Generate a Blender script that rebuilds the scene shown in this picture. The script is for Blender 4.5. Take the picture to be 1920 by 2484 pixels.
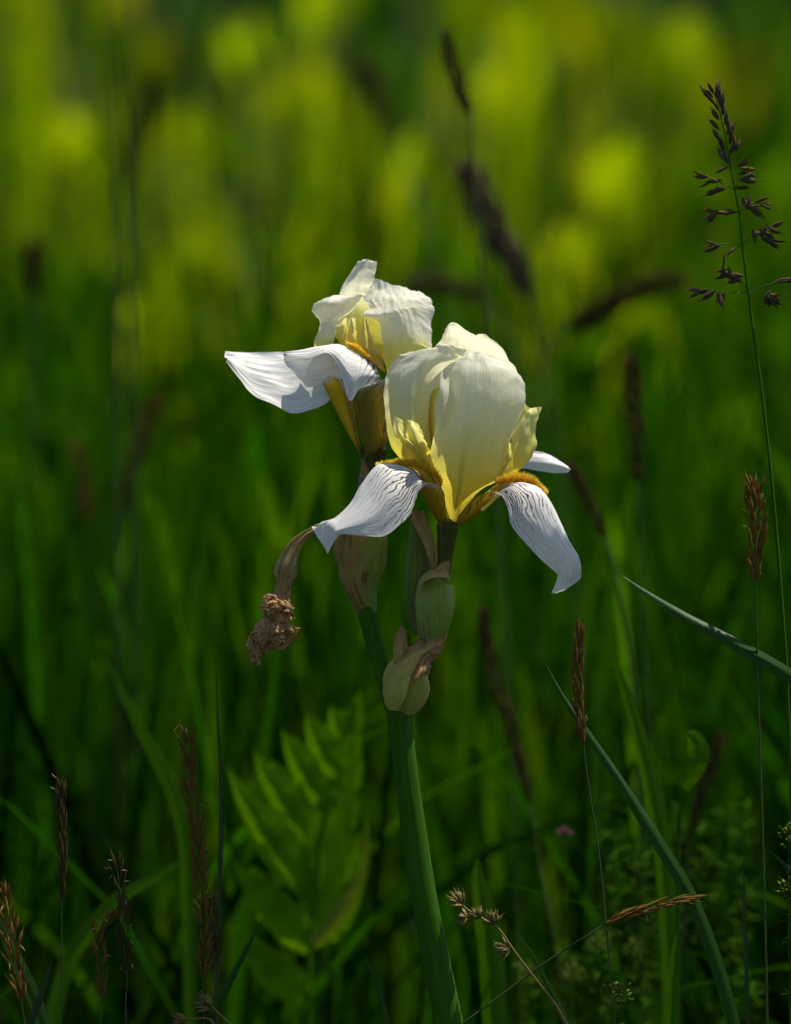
import bpy, bmesh, math, random
import numpy as np
from mathutils import Vector, Matrix, noise as mnoise

for o in list(bpy.data.objects): bpy.data.objects.remove(o)
SC = bpy.context.scene
COL = SC.collection
random.seed(7); RNG = np.random.default_rng(11)

# ------------------------------------------------------------------ camera, sky, sun, exposure
PITCH = math.radians(9.0)
DIST = 2.24                       # metres from the lens to the flower
S = 0.0001625                     # metres per photograph pixel at the flower
ZC = 0.45                         # height of the point looked at
FWD = Vector((0, math.cos(PITCH), -math.sin(PITCH)))
UPV = Vector((0, math.sin(PITCH), math.cos(PITCH)))
RGT = Vector((1, 0, 0))
CAM = Vector((0, 0, ZC)) - FWD * DIST
cam_d = bpy.data.cameras.new('camera'); cam = bpy.data.objects.new('camera', cam_d); COL.objects.link(cam)
cam.location = CAM
cam.rotation_euler = (math.pi / 2 - PITCH, 0, 0)
cam_d.sensor_fit = 'VERTICAL'; cam_d.sensor_height = 36.0
cam_d.lens = 36.0 * DIST / (2484 * S)
cam_d.clip_start = 0.05; cam_d.clip_end = 400
cam_d.dof.use_dof = True
cam_d.dof.focus_distance = DIST - 0.004
cam_d.dof.aperture_fstop = 7.0
cam_d.dof.aperture_blades = 0
SC.camera = cam

SUN_EL, SUN_AZ = math.radians(67), math.radians(55)      # azimuth clockwise from the view direction
SUND = Vector((math.sin(SUN_AZ) * math.cos(SUN_EL), math.cos(SUN_AZ) * math.cos(SUN_EL), math.sin(SUN_EL)))
w = bpy.data.worlds.new('World'); SC.world = w; w.use_nodes = True
nt = w.node_tree; bg = nt.nodes['Background']
sky = nt.nodes.new('ShaderNodeTexSky'); sky.sky_type = 'NISHITA'; sky.sun_disc = False
sky.sun_elevation = SUN_EL; sky.sun_rotation = SUN_AZ
nt.links.new(sky.outputs[0], bg.inputs[0]); bg.inputs[1].default_value = 0.085
sl = bpy.data.lights.new('sun', 'SUN'); sl.energy = 4.8; sl.angle = math.radians(0.53); sl.color = (1.0, 0.94, 0.82)
so = bpy.data.objects.new('sun', sl); COL.objects.link(so)
so.location = SUND * 20; so.rotation_euler = (-SUND).to_track_quat('-Z', 'Y').to_euler()
SC.view_settings.view_transform = 'Standard'; SC.view_settings.look = 'None'
SC.view_settings.exposure = 0.62; SC.view_settings.gamma = 1.0
SC.cycles.use_denoising = True
SC.cycles.max_bounces = 10; SC.cycles.transmission_bounces = 8; SC.cycles.diffuse_bounces = 5
SC.cycles.caustics_reflective = False; SC.cycles.caustics_refractive = False

# ------------------------------------------------------------------ helpers
def P(x, y, d=0.0):
    """photograph pixel + depth behind the flower (in pixel lengths) -> point in the meadow"""
    q = DIST + d * S; k = S * q / DIST
    return CAM + FWD * q + RGT * ((x - 960) * k) + UPV * ((1242 - y) * k)
def conv(x0, y0, k):
    return lambda x, y: (x0 + x * k, y0 + y * k)
Z1 = conv(520, 600, 600 / 1688); Z2 = conv(880, 760, 560 / 1688); Z3 = conv(560, 1080, 600 / 1688)
Z4 = conv(0, 1600, 640 / 1581); Z5 = conv(560, 1650, 640 / 1676); Z6 = conv(1080, 1350, 840 / 1618)
Z7 = conv(1000, 0, 920 / 1674); Z8 = conv(0, 0, 1000 / 1680); Z9 = conv(1000, 1080, 440 / 1688)
ZA = conv(740, 640, 340 / 1688); ZB = conv(540, 820, 440 / 1688); ZC_ = conv(580, 1270, 200 / 1213)
ZF = conv(0, 0, 1920 / 1688); Z0 = conv(0, 0, 1)

ORG = {}
def tag(o, label=None, cat=None, group=None, kind=None):
    if label: o['label'] = label
    if cat: o['category'] = cat
    if group: o['group'] = group
    if kind: o['kind'] = kind
    return o
def thing(name, loc, label, cat, group=None):
    o = bpy.data.objects.new(name, None); COL.objects.link(o); o.location = loc; o.empty_display_size = 0.02
    ORG[o.name] = Vector(loc)
    return tag(o, label, cat, group)
def link(name, me, mat, parent=None, origin=None):
    """mesh in world coordinates -> object, moved into its parent's space"""
    o = bpy.data.objects.new(name, me); COL.objects.link(o)
    if mat: me.materials.append(mat)
    if parent is not None:
        org = ORG[parent.name]; o.parent = parent; ORG[o.name] = org
        me.transform(Matrix.Translation(-org))
    else:
        org = Vector(origin) if origin is not None else Vector((0, 0, 0))
        me.transform(Matrix.Translation(-org)); o.location = org; ORG[o.name] = org
    return o
def crs(pts, n):
    """Catmull-Rom through pts (k, m) -> (n, m)"""
    p = np.asarray(pts, float); k = len(p)
    e = np.vstack([2 * p[0] - p[1], p, 2 * p[-1] - p[-2]])
    t = np.linspace(0, k - 1, n); i = np.minimum(t.astype(int), k - 2); f = (t - i)[:, None]
    a, b, c, d = e[i], e[i + 1], e[i + 2], e[i + 3]
    return 0.5 * (2 * b + (c - a) * f + (2 * a - 5 * b + 4 * c - d) * f * f + (3 * b - a - 3 * c + d) * f ** 3)
def grid_mesh(name, G, closed=False):
    """G (r, c, 3) array -> smooth mesh with uv (u across, v along)"""
    r, c = G.shape[:2]
    me = bpy.data.meshes.new(name)
    idx = np.arange(r * c).reshape(r, c)
    cc = c if closed else c - 1
    faces, uvs = [], []
    for i in range(r - 1):
        for j in range(cc):
            j2 = (j + 1) % c
            faces.append((idx[i, j], idx[i, j2], idx[i + 1, j2], idx[i + 1, j]))
            u0, u1 = j / cc, (j + 1) / cc; v0, v1 = i / (r - 1), (i + 1) / (r - 1)
            uvs += [u0, v0, u1, v0, u1, v1, u0, v1]
    me.from_pydata(G.reshape(-1, 3).tolist(), [], [tuple(int(q) for q in f) for f in faces])
    l = me.uv_layers.new(name='UVMap'); l.data.foreach_set('uv', np.array(uvs, np.float32))
    me.polygons.foreach_set('use_smooth', [True] * len(me.polygons))
    return me
def nz(x, y, z=0.0): return mnoise.noise(Vector((x, y, z)))
def patch(rows, Z, nr=48, nc=28, ripple=2.0, fine=0.8, edge=3.0, seed=0.0, teeth=0.0, dd=0.0, crk=1.2):
    """rows of control points (x, y, depth) in a zoom window -> surface in the meadow, with ripples"""
    A = np.array([[list(Z(p[0], p[1])) + [p[2] + dd] for p in row] for row in rows], float)
    B = np.stack([crs(A[:, j], nr) for j in range(A.shape[1])], 1)
    C = np.stack([crs(B[i], nc) for i in range(nr)], 0)
    G = np.zeros((nr, nc, 3))
    for i in range(nr):
        for j in range(nc):
            G[i, j] = P(*C[i, j])
    du = np.gradient(G, axis=1); dv = np.gradient(G, axis=0)
    N = np.cross(du, dv); N /= (np.linalg.norm(N, axis=2, keepdims=True) + 1e-12)
    for i in range(nr):
        v = i / (nr - 1)
        for j in range(nc):
            u = j / (nc - 1); m = abs(u - .5) * 2
            ed = max(m, v) ** 4 * min(1, v * 3)
            a = ripple * nz(u * 3 + seed, v * 3.5, seed * 1.7) * min(1, v * 3)
            a += fine * nz(u * 14 + seed, v * 5, seed) * min(1, v * 3)
            a += edge * ed * nz(u * 5 + seed * 3, v * 9, seed * .7)
            a += crk * min(1, v * 2) * (.25 + .75 * m ** 2) * nz(u * 3.2 + seed, v * 19 + nz(u * 5, v * 4, seed) * 2, seed * 2.3)
            a += crk * .5 * min(1, v * 2) * nz(u * 22 + seed, v * 8, seed + 4)
            G[i, j] += N[i, j] * a * S
    if teeth:
        for i in range(nr // 2, nr):
            G[i, -1] += (G[i, -1] - G[i, -3]) * teeth * random.random()
    return grid_mesh('petal', G)
def sweep(pts, Z, n=24, rings=40, flat=1.0, wr=0.0, wf=3.0, cap=True, ridge=0.0, nr=6, dd=0.0, seed=0.0, world=None, twist=.05):
    """tube through (x, y, depth, halfwidth) points; wr = wrinkle amplitude relative to radius"""
    A = np.array([list(Z(p[0], p[1])) + [p[2] + dd, p[3]] for p in pts], float)
    C = crs(A, rings)
    k = (Z(1, 0)[0] - Z(0, 0)[0])
    W = [P(c[0], c[1], c[2]) for c in C]; R = [max(0.05, c[3]) * k * S for c in C]
    if world:                                     # further points given in metres, (Vector, radius)
        for q, r in world: W.append(q); R.append(r)
    m = len(W); G = np.zeros((m, n, 3))
    for i in range(m):
        T = (W[min(i + 1, m - 1)] - W[max(i - 1, 0)]).normalized()
        sd = T.cross(FWD); sd = sd.normalized() if sd.length > 1e-4 else RGT
        ot = sd.cross(T).normalized()
        for j in range(n):
            a = 2 * math.pi * j / n
            r = R[i]
            if wr: r *= 1 + wr * nz(math.cos(a) * wf + seed, math.sin(a) * wf, i / m * wf * 2.2 + seed)
            if ridge: r *= 1 + ridge * (math.cos(nr * a + i * twist) + .5 * math.cos((nr + 2) * a - i * twist * .6))
            G[i, j] = W[i] + sd * (math.cos(a) * r) + ot * (math.sin(a) * r * flat)
    me = grid_mesh('tube', G, closed=True)
    if cap:
        bm = bmesh.new(); bm.from_mesh(me); bm.verts.ensure_lookup_table()
        for ring in (0, m - 1):
            try: bm.faces.new([bm.verts[ring * n + j] for j in range(n)])
            except ValueError: pass
        bm.to_mesh(me); bm.free()
    return me
def to_ground(pts, spread=0.35, n=3):
    """continue a line of world points down to the ground"""
    q = pts[-1]; t = (pts[-1] - pts[-2]).normalized()
    hx, hy = t.x, t.y
    sl_ = Vector((hx, hy, 0)) / max(0.25, abs(t.z)) * spread * q.z
    out = []
    for i in range(1, n + 1):
        f = i / n
        out.append(Vector((q.x + sl_.x * (1 - (1 - f) ** 2), q.y + sl_.y * (1 - (1 - f) ** 2), q.z * (1 - f) - (0.004 if i == n else 0))))
    return out
def merge(meshes, name):
    bm = bmesh.new()
    for m_ in meshes: bm.from_mesh(m_)
    me = bpy.data.meshes.new(name); bm.to_mesh(me); bm.free()
    for m_ in meshes: bpy.data.meshes.remove(m_)
    me.polygons.foreach_set('use_smooth', [True] * len(me.polygons))
    return me

# ------------------------------------------------------------------ materials
class NB:
    def __init__(self, name):
        self.m = bpy.data.materials.new(name); self.m.use_nodes = True; self.t = self.m.node_tree
        self.t.nodes.clear(); self.out = self.t.nodes.new('ShaderNodeOutputMaterial')
    def n(self, kind, **ins):
        nd = self.t.nodes.new('ShaderNode' + kind)
        for k_, v in ins.items():
            self.set(nd.inputs[k_.replace('_', ' ')], v)
        return nd
    def set(self, sock, v):
        if hasattr(v, 'is_linked') or isinstance(v, bpy.types.NodeSocket): self.t.links.new(v, sock)
        else:
            if sock.type == 'RGBA' and len(v) == 3: v = (*v, 1)
            sock.default_value = v
    def math(self, op, a, b=0.0, c=0.0, clamp=False):
        nd = self.t.nodes.new('ShaderNodeMath'); nd.operation = op; nd.use_clamp = clamp
        for s_, v in zip(nd.inputs, (a, b, c)): self.set(s_, v)
        return nd.outputs[0]
    def mix(self, f, a, b):
        nd = self.t.nodes.new('ShaderNodeMix'); nd.data_type = 'RGBA'
        self.set(nd.inputs[0], f); self.set(nd.inputs[6], a); self.set(nd.inputs[7], b)
        return nd.outputs[2]
    def step(self, x, lo, hi):
        nd = self.t.nodes.new('ShaderNodeMapRange'); nd.interpolation_type = 'SMOOTHSTEP'
        self.set(nd.inputs[0], x); nd.inputs[1].default_value = lo; nd.inputs[2].default_value = hi
        return nd.outputs[0]
    def uv(self):
        nd = self.t.nodes.new('ShaderNodeUVMap'); nd.uv_map = 'UVMap'
        sp = self.t.nodes.new('ShaderNodeSeparateXYZ'); self.t.links.new(nd.outputs[0], sp.inputs[0])
        return sp.outputs[0], sp.outputs[1]
    def vec(self, x, y, z=0.0):
        nd = self.t.nodes.new('ShaderNodeCombineXYZ')
        for s_, v in zip(nd.inputs, (x, y, z)): self.set(s_, v)
        return nd.outputs[0]
    def noise(self, vec, scale=5.0, detail=3.0):
        nd = self.t.nodes.new('ShaderNodeTexNoise'); self.set(nd.inputs['Vector'], vec)
        nd.inputs['Scale'].default_value = scale; nd.inputs['Detail'].default_value = detail
        return nd.outputs[0]
    def objco(self):
        return self.t.nodes.new('ShaderNodeTexCoord').outputs['Object']
    def leafy(self, col, tcol, trans=0.45, gloss=0.05, rough=0.4, bump=None, bs=0.2, bd=0.0005):
        """thin tissue: diffuse + transmitted light + a little gloss"""
        d = self.n('BsdfDiffuse', Color=col); t = self.n('BsdfTranslucent', Color=tcol)
        g = self.n('BsdfGlossy', Roughness=rough); g.inputs['Color'].default_value = (1, 1, 1, 1)
        if bump is not None:
            b = self.n('Bump', Height=bump); b.inputs['Strength'].default_value = bs; b.inputs['Distance'].default_value = bd
            for q in (d, t, g): self.t.links.new(b.outputs[0], q.inputs['Normal'])
        m1 = self.n('MixShader'); m1.inputs[0].default_value = trans
        self.t.links.new(d.outputs[0], m1.inputs[1]); self.t.links.new(t.outputs[0], m1.inputs[2])
        lw = self.n('LayerWeight'); lw.inputs[0].default_value = 0.35
        f = self.math('MULTIPLY_ADD', lw.outputs['Fresnel'], gloss * 2.0, gloss * .35)
        m2 = self.n('MixShader'); self.t.links.new(f, m2.inputs[0])
        self.t.links.new(m1.outputs[0], m2.inputs[1]); self.t.links.new(g.outputs[0], m2.inputs[2])
        self.t.links.new(m2.outputs[0], self.out.inputs[0])
        return self.m
    def solid(self, col, rough=0.6, bump=None, bs=0.4, bd=0.001, spec=0.4, sss=0.0):
        p = self.n('BsdfPrincipled', Base_Color=col, Roughness=rough)
        p.inputs['Specular IOR Level'].default_value = spec
        if bump is not None:
            b = self.n('Bump', Height=bump); b.inputs['Strength'].default_value = bs; b.inputs['Distance'].default_value = bd
            self.t.links.new(b.outputs[0], p.inputs['Normal'])
        self.t.links.new(p.outputs[0], self.out.inputs[0])
        return self.m

WHITE = (0.80, 0.79, 0.68); YEL = (0.74, 0.56, 0.012); CREAM = (0.77, 0.75, 0.30)
def mat_standard(name, y0=0.14, y1=0.58, white=WHITE, green=True, base=YEL, trans=0.54):
    b = NB(name); u, v = b.uv()
    f = b.noise(b.vec(b.math('MULTIPLY', u, 34), b.math('MULTIPLY', v, 2.2)), 1.0, 3)
    vv = b.math('ADD', v, b.math('MULTIPLY_ADD', f, 0.22, -0.11))
    c1 = b.mix(b.step(vv, y0, y1), base, CREAM)
    c2 = b.mix(b.step(vv, y1 * .6, min(1.0, y1 * 1.25)), c1, white)
    if green:
        c = b.math('ABSOLUTE', b.math('SUBTRACT', u, 0.5))
        wid = b.math('MULTIPLY_ADD', v, -0.035, 0.055)
        g = b.math('SUBTRACT', 1.0, b.step(b.math('DIVIDE', c, wid), 0.3, 1.6))
        g = b.math('MULTIPLY', g, b.math('SUBTRACT', 1.0, b.step(v, 0.12, 0.62)))
        c2 = b.mix(b.math('MULTIPLY', g, 0.8), c2, (0.20, 0.26, 0.05))
    fl = b.noise(b.vec(b.math('MULTIPLY', u, 70), b.math('MULTIPLY', v, 7)), 1.0, 4)
    c2 = b.mix(b.math('MULTIPLY', b.step(fl, 0.48, 0.66), 0.34), c2, (0.62, 0.60, 0.46))
    warm = b.n('Hue_Saturation'.replace('_', '')); b.set(warm.inputs['Color'], c2); warm.inputs['Saturation'].default_value = 1.25
    tc = b.mix(0.45, warm.outputs[0], b.mix(0.5, c2, (0.80, 0.80, 0.22)))
    bmp = b.math('ADD', b.math('MULTIPLY', fl, 0.6), b.noise(b.vec(b.math('MULTIPLY', u, 9), b.math('MULTIPLY', v, 14)), 1.0, 3))
    return b.leafy(c2, tc, trans, 0.02, 0.5, bmp, 0.5, 0.0010)
def mat_fall(name, bend=0.33, end=0.85, nlines=24.0, slope=0.2, haft=(0.56, 0.33, 0.003), dark=(0.13, 0.115, 0.004), strength=1.0, lilac=(0.80, 0.79, 0.76)):
    b = NB(name); u, v = b.uv()
    au = b.math('ABSOLUTE', b.math('SUBTRACT', u, 0.5))
    wob = b.noise(b.vec(b.math('MULTIPLY', u, 7), b.math('MULTIPLY', v, 9)), 1.0, 3)
    wob2 = b.noise(b.vec(b.math('MULTIPLY', u, 16), b.math('MULTIPLY', v, 14), 3.1), 1.0, 2)
    # veins leave the midrib and run out and down the blade
    vb = b.math('SUBTRACT', v, bend)
    c = b.math('SUBTRACT', au, b.math('MULTIPLY', vb, slope * 2))
    c = b.math('ADD', c, b.math('MULTIPLY_ADD', wob, 0.15, -0.075))
    c = b.math('ADD', c, b.math('MULTIPLY_ADD', wob2, 0.04, -0.02))
    tri = b.math('PINGPONG', b.math('MULTIPLY', c, nlines * 2), 1.0)
    wid = b.math('MULTIPLY_ADD', b.step(v, bend, end), 0.46, 0.36)       # finer towards the tip
    line = b.step(b.math('SUBTRACT', tri, wid), 0.0, 0.34)
    fade = b.math('SUBTRACT', 1.0, b.step(b.math('ADD', v, b.math('MULTIPLY', wob, 0.25)), end - 0.12, end + 0.22))
    midfree = b.step(au, 0.01, 0.05)
    line = b.math('MULTIPLY', b.math('MULTIPLY', line, fade), b.math('MULTIPLY', midfree, strength))
    lc = b.mix(b.step(v, bend + .12, end), (0.085, 0.036, 0.008), (0.20, 0.165, 0.155))
    soft = b.noise(b.vec(b.math('MULTIPLY', u, 40), b.math('MULTIPLY', v, 5)), 1.0, 3)
    blade = b.mix(b.math('MULTIPLY', b.step(soft, .46, .62), .55), lilac, (0.58, 0.56, 0.58))
    c2_ = b.math('ADD', c, b.math('MULTIPLY_ADD', wob2, 0.10, -0.05))
    fine_ = b.step(b.math('PINGPONG', b.math('MULTIPLY', c2_, nlines * 3.3), 1.0), .70, .95)
    fine_ = b.math('MULTIPLY', fine_, b.math('MULTIPLY', b.math('SUBTRACT', 1.0, b.step(v, end, 1.0)), 0.25 * strength))
    blade = b.mix(fine_, blade, (0.30, 0.25, 0.25))
    blade = b.mix(line, blade, lc)
    # haft: brownish yellow, arched net of veins
    tri2 = b.math('PINGPONG', b.math('MULTIPLY', b.math('ADD', b.math('MULTIPLY', v, 46), b.math('ADD', b.math('MULTIPLY', au, -26), b.math('MULTIPLY', wob, 10))), 1.0), 1.0)
    hl = b.math('MULTIPLY', b.step(tri2, 0.52, 0.85), b.step(au, 0.12, 0.36))
    yl = b.mix(b.step(au, 0.02, 0.42), dark, haft)
    hc = b.mix(b.math('MULTIPLY', hl, 0.85), yl, (0.075, 0.03, 0.006))
    hc = b.mix(b.math('SUBTRACT', 1.0, b.step(v, 0.0, 0.13)), hc, (0.10, 0.12, 0.015))
    k = b.step(b.math('ADD', v, b.math('MULTIPLY_ADD', wob, .06, -.03)), bend - 0.07, bend + 0.015)
    col = b.mix(k, hc, blade)
    return b.leafy(col, b.mix(0.15, col, (0.7, 0.66, 0.35)), 0.36, 0.02, 0.4, b.math('ADD', soft, b.math('MULTIPLY', line, -.4)), 0.2, 0.0006)
def mat_style(name, a=(0.76, 0.60, 0.03), t=(0.84, 0.80, 0.30)):
    b = NB(name); u, v = b.uv()
    f = b.noise(b.vec(b.math('MULTIPLY', u, 18), b.math('MULTIPLY', v, 3)), 1.0, 3)
    c = b.mix(b.step(b.math('ADD', v, b.math('MULTIPLY_ADD', f, .3, -.15)), 0.05, 0.85), a, t)
    return b.leafy(c, c, 0.45, 0.04, 0.4, f, 0.4, 0.0008)
def mat_plain_leaf(name, c, c2=None, trans=0.4, tboost=1.5, gloss=0.025, rough=0.4, streak=30):
    b = NB(name); u, v = b.uv()
    f = b.noise(b.vec(b.math('MULTIPLY', u, streak), b.math('MULTIPLY', v, 3)), 1.0, 3)
    cc = b.mix(b.step(f, .40, .58), c, c2 or tuple(x * .7 for x in c))
    tc = b.mix(0.5, cc, (min(1, c[0] * tboost * 1.25), min(1, c[1] * tboost * 1.1), c[2] * .4))
    return b.leafy(cc, tc, trans, gloss, rough, f, .3, .0006)
def mat_bract(name, green, paper, lo=0.35, hi=0.75, side=0.0, stain=(0.20, 0.09, 0.03), su=0.0, topv=None, trans=.4):
    b = NB(name); u, v = b.uv()
    fib = b.noise(b.vec(b.math('MULTIPLY', u, 60), b.math('MULTIPLY', v, 3)), 1.0, 4)
    blot = b.noise(b.vec(b.math('MULTIPLY', u, 4), b.math('MULTIPLY', v, 4), 2.0), 1.0, 4)
    k = b.math('ADD', blot, b.math('MULTIPLY_ADD', v, side, -side * .5))
    if su: k = b.math('ADD', k, b.math('MULTIPLY', b.math('COSINE', b.math('MULTIPLY_ADD', u, 6.283, -su)), 0.3))
    c = b.mix(b.step(k, lo, hi), green, paper)
    c = b.mix(b.math('MULTIPLY', b.step(fib, .46, .62), .6), c, b.mix(.5, paper, green))
    st = b.noise(b.vec(b.math('MULTIPLY', u, 22), b.math('MULTIPLY', v, 3.5), 7.0), 1.0, 3)
    c = b.mix(b.math('MULTIPLY', b.math('MULTIPLY', b.step(st, .50, .64), b.step(k, lo - .1, hi - .1)), .85), c, stain)
    return b.leafy(c, c, trans, 0.015, 0.5, b.math('ADD', fib, blot), 0.5, 0.0012)
def mat_grass(name, trans=0.5, gloss=0.0):
    b = NB(name)
    a = b.t.nodes.new('ShaderNodeAttribute'); a.attribute_name = 'tint'
    h = b.n('HueSaturation'); b.set(h.inputs['Color'], a.outputs['Color']); h.inputs['Value'].default_value = 1.9; h.inputs['Hue'].default_value = 0.492
    return b.leafy(a.outputs['Color'], h.outputs[0], trans, gloss, 0.6)

M = {}
M['grass'] = mat_grass('grass')
M['stand'] = mat_standard('standard_petal')
M['stand_back'] = mat_standard('standard_petal_pale', 0.05, 0.45, green=False)
M['stand_l'] = mat_standard('standard_petal_cream', -.1, 0.28, white=(0.82, 0.80, 0.72), green=False, base=(0.74, 0.60, 0.10))
M['fall'] = mat_fall('veined_fall', end=.78, nlines=27)
M['fall_l'] = mat_fall('veined_fall_short', bend=0.37, end=0.60, nlines=9, slope=1.5)
M['fall_plain'] = mat_fall('pale_fall', bend=0.30, end=0.38, nlines=16, strength=.5, haft=(0.66, 0.42, .010), dark=(0.58, 0.40, 0.012))
M['fall_b'] = mat_fall('pale_fall_yellow_haft', bend=0.42, end=0.50, nlines=16, strength=.5, haft=(0.62, 0.38, .004), dark=(0.60, 0.42, 0.006))
M['style'] = mat_style('style_arm')
M['style_y'] = mat_style('style_arm_yellow', (0.62, 0.36, 0.01), (0.76, 0.64, 0.10))
M['tube'] = mat_plain_leaf('flower_tube', (0.045, 0.055, 0.006), (0.07, 0.07, 0.008), trans=.15)
M['stem'] = mat_plain_leaf('stem_green', (0.065, 0.165, 0.006), (0.052, 0.140, 0.005), trans=.35, gloss=.012, rough=.42, streak=50)
def mat_stem():
    b = NB('stem_green'); u, v = b.uv()
    f = b.noise(b.vec(b.math('MULTIPLY', u, 46), b.math('MULTIPLY', v, 5)), 1.0, 4)
    g_ = b.noise(b.vec(b.math('MULTIPLY', u, 5), b.math('MULTIPLY', v, 14), 3.0), 1.0, 5)
    c = b.mix(b.step(f, .35, .65), (0.050, 0.150, 0.009), (0.036, 0.110, 0.007))
    c = b.mix(b.math('MULTIPLY', b.step(g_, .5, .7), .3), c, (0.058, 0.150, 0.018))
    c = b.mix(b.math('MULTIPLY', b.step(b.noise(b.vec(b.math('MULTIPLY', u, 30), b.math('MULTIPLY', v, 60), 9.0), 1.0, 2), .68, .74), .7), c, (0.10, 0.075, 0.03))
    return b.leafy(c, c, 0.3, 0.004, 0.45, f, .3, .0006)
M['stem'] = mat_stem()
M['stem_dark'] = mat_plain_leaf('stem_thin', (0.05, 0.075, 0.012), trans=.1)
M['spathe_l'] = mat_bract('papery_spathe', (0.28, 0.36, 0.06), (0.40, 0.27, 0.09), .46, .74, .1, su=5.6)
M['spathe_green'] = mat_bract('green_spathe', (0.26, 0.38, 0.06), (0.42, 0.38, 0.14), .5, .8, -.2, stain=(.22, .17, .06))
M['spathe_bud'] = mat_bract('bud_spathe', (0.13, 0.22, 0.018), (0.40, 0.28, 0.18), .62, .8, -.3, su=3.6, stain=(.2, .1, .07))
M['spathe_low'] = mat_bract('lower_spathe', (0.46, 0.48, 0.11), (0.56, 0.41, 0.13), .35, .7, .3, stain=(.42, .18, .035))
M['valve'] = mat_bract('green_valve', (0.22, 0.33, 0.05), (0.34, 0.34, 0.12), .45, .75, .4, stain=(.24, .16, .06))
M['papery_valve'] = mat_bract('dry_valve', (0.36, 0.24, 0.12), (0.42, 0.31, 0.17), .4, .6, 0, stain=(.13, .07, .03))
M['brown_valve'] = mat_bract('brown_valve', (0.40, 0.22, 0.09), (0.48, 0.33, 0.16), .4, .6, 0, stain=(.10, .03, .012))
M['paper'] = mat_bract('papery_tip', (0.50, 0.34, 0.12), (0.40, 0.25, 0.10), .4, .7, .3, trans=.4)
M['wither'] = mat_bract('withered_petal', (0.44, 0.22, 0.06), (0.60, 0.42, 0.20), .34, .60, 0, stain=(.15, .045, .008))
M['wither_tube'] = mat_bract('withered_tube', (0.34, 0.27, 0.07), (0.52, 0.38, 0.20), .4, .7, 0, stain=(.09, .045, .02))
def mat_beard():
    b = NB('beard'); u, v = b.uv()
    c = b.mix(b.step(v, 0.0, 1.0), (0.86, 0.46, 0.006), (0.92, 0.78, 0.10))
    return b.leafy(c, c, 0.4, 0.03)
M['beard'] = mat_beard()
M['spike'] = mat_plain_leaf('spikelet_brown', (0.22, 0.12, 0.030), (0.13, 0.085, 0.020), trans=.35, gloss=.004)
M['spike_dark'] = mat_plain_leaf('spikelet_dark', (0.085, 0.052, 0.018), (0.055, 0.050, 0.012), trans=.25, gloss=.003)
M['spike_purple'] = mat_plain_leaf('spikelet_purple', (0.120, 0.075, 0.060), (0.085, 0.070, 0.035), trans=.3, gloss=.004)
M['anther'] = mat_plain_leaf('anther', (0.34, 0.22, 0.11), (0.36, 0.29, 0.18), trans=.3, gloss=.003)
M['blade_blue'] = mat_plain_leaf('blade_bluegreen', (0.026, 0.078, 0.008), (0.016, 0.052, 0.006), trans=.3, gloss=.014, rough=.4)
M['blade_green'] = mat_plain_leaf('blade_green', (0.045, 0.125, 0.002), (0.032, 0.10, 0.002), trans=.45, gloss=.004)
M['blade_dark'] = mat_plain_leaf('blade_dark', (0.022, 0.05, 0.010), trans=.2)
M['leaf'] = mat_plain_leaf('broad_leaf', (0.095, 0.230, 0.001), (0.070, 0.185, 0.001), trans=.5, gloss=.003)
M['leaf_yellow'] = mat_plain_leaf('broad_leaf_yellowish', (0.13, 0.20, 0.001), (0.11, 0.17, 0.001), trans=.5)
M['bud'] = mat_plain_leaf('bud_yellowgreen', (0.11, 0.17, 0.004), (0.08, 0.14, 0.004), trans=.35)
M['sedge'] = mat_plain_leaf('sedge_scale', (0.19, 0.11, 0.03), (0.20, 0.19, 0.05), trans=.3)
M['pink'] = mat_plain_leaf('pink_petal', (0.22, 0.09, 0.13), trans=.4)
def mat_ground():
    b = NB('soil'); o = b.objco()
    n1 = b.noise(o, 9.0, 6); n2 = b.noise(o, 70.0, 4)
    c = b.mix(b.step(n1, .35, .65), (0.006, 0.014, 0.002), (0.010, 0.026, 0.002))
    c = b.mix(b.math('MULTIPLY', n2, .5), c, (0.016, 0.018, 0.006))
    return b.solid(c, 0.95, n2, .6, .01, spec=.1)
M['ground'] = mat_ground()

# ------------------------------------------------------------------ ground
gv = []; gn = 60
xs = np.concatenate([np.linspace(-150, -6, 8), np.linspace(-5, 5, 41), np.linspace(6, 150, 8)])
ys = np.concatenate([np.linspace(-60, -6, 5), np.linspace(-5, 20, 60), np.linspace(24, 250, 8)])
G = np.zeros((len(ys), len(xs), 3))
for i, yy in enumerate(ys):
    for j, xx in enumerate(xs):
        G[i, j] = (xx, yy, 0.012 * nz(xx * 1.7, yy * 1.7) - 0.012)
g = link('ground', grid_mesh('ground', G), M['ground']); g['kind'] = 'structure'

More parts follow.
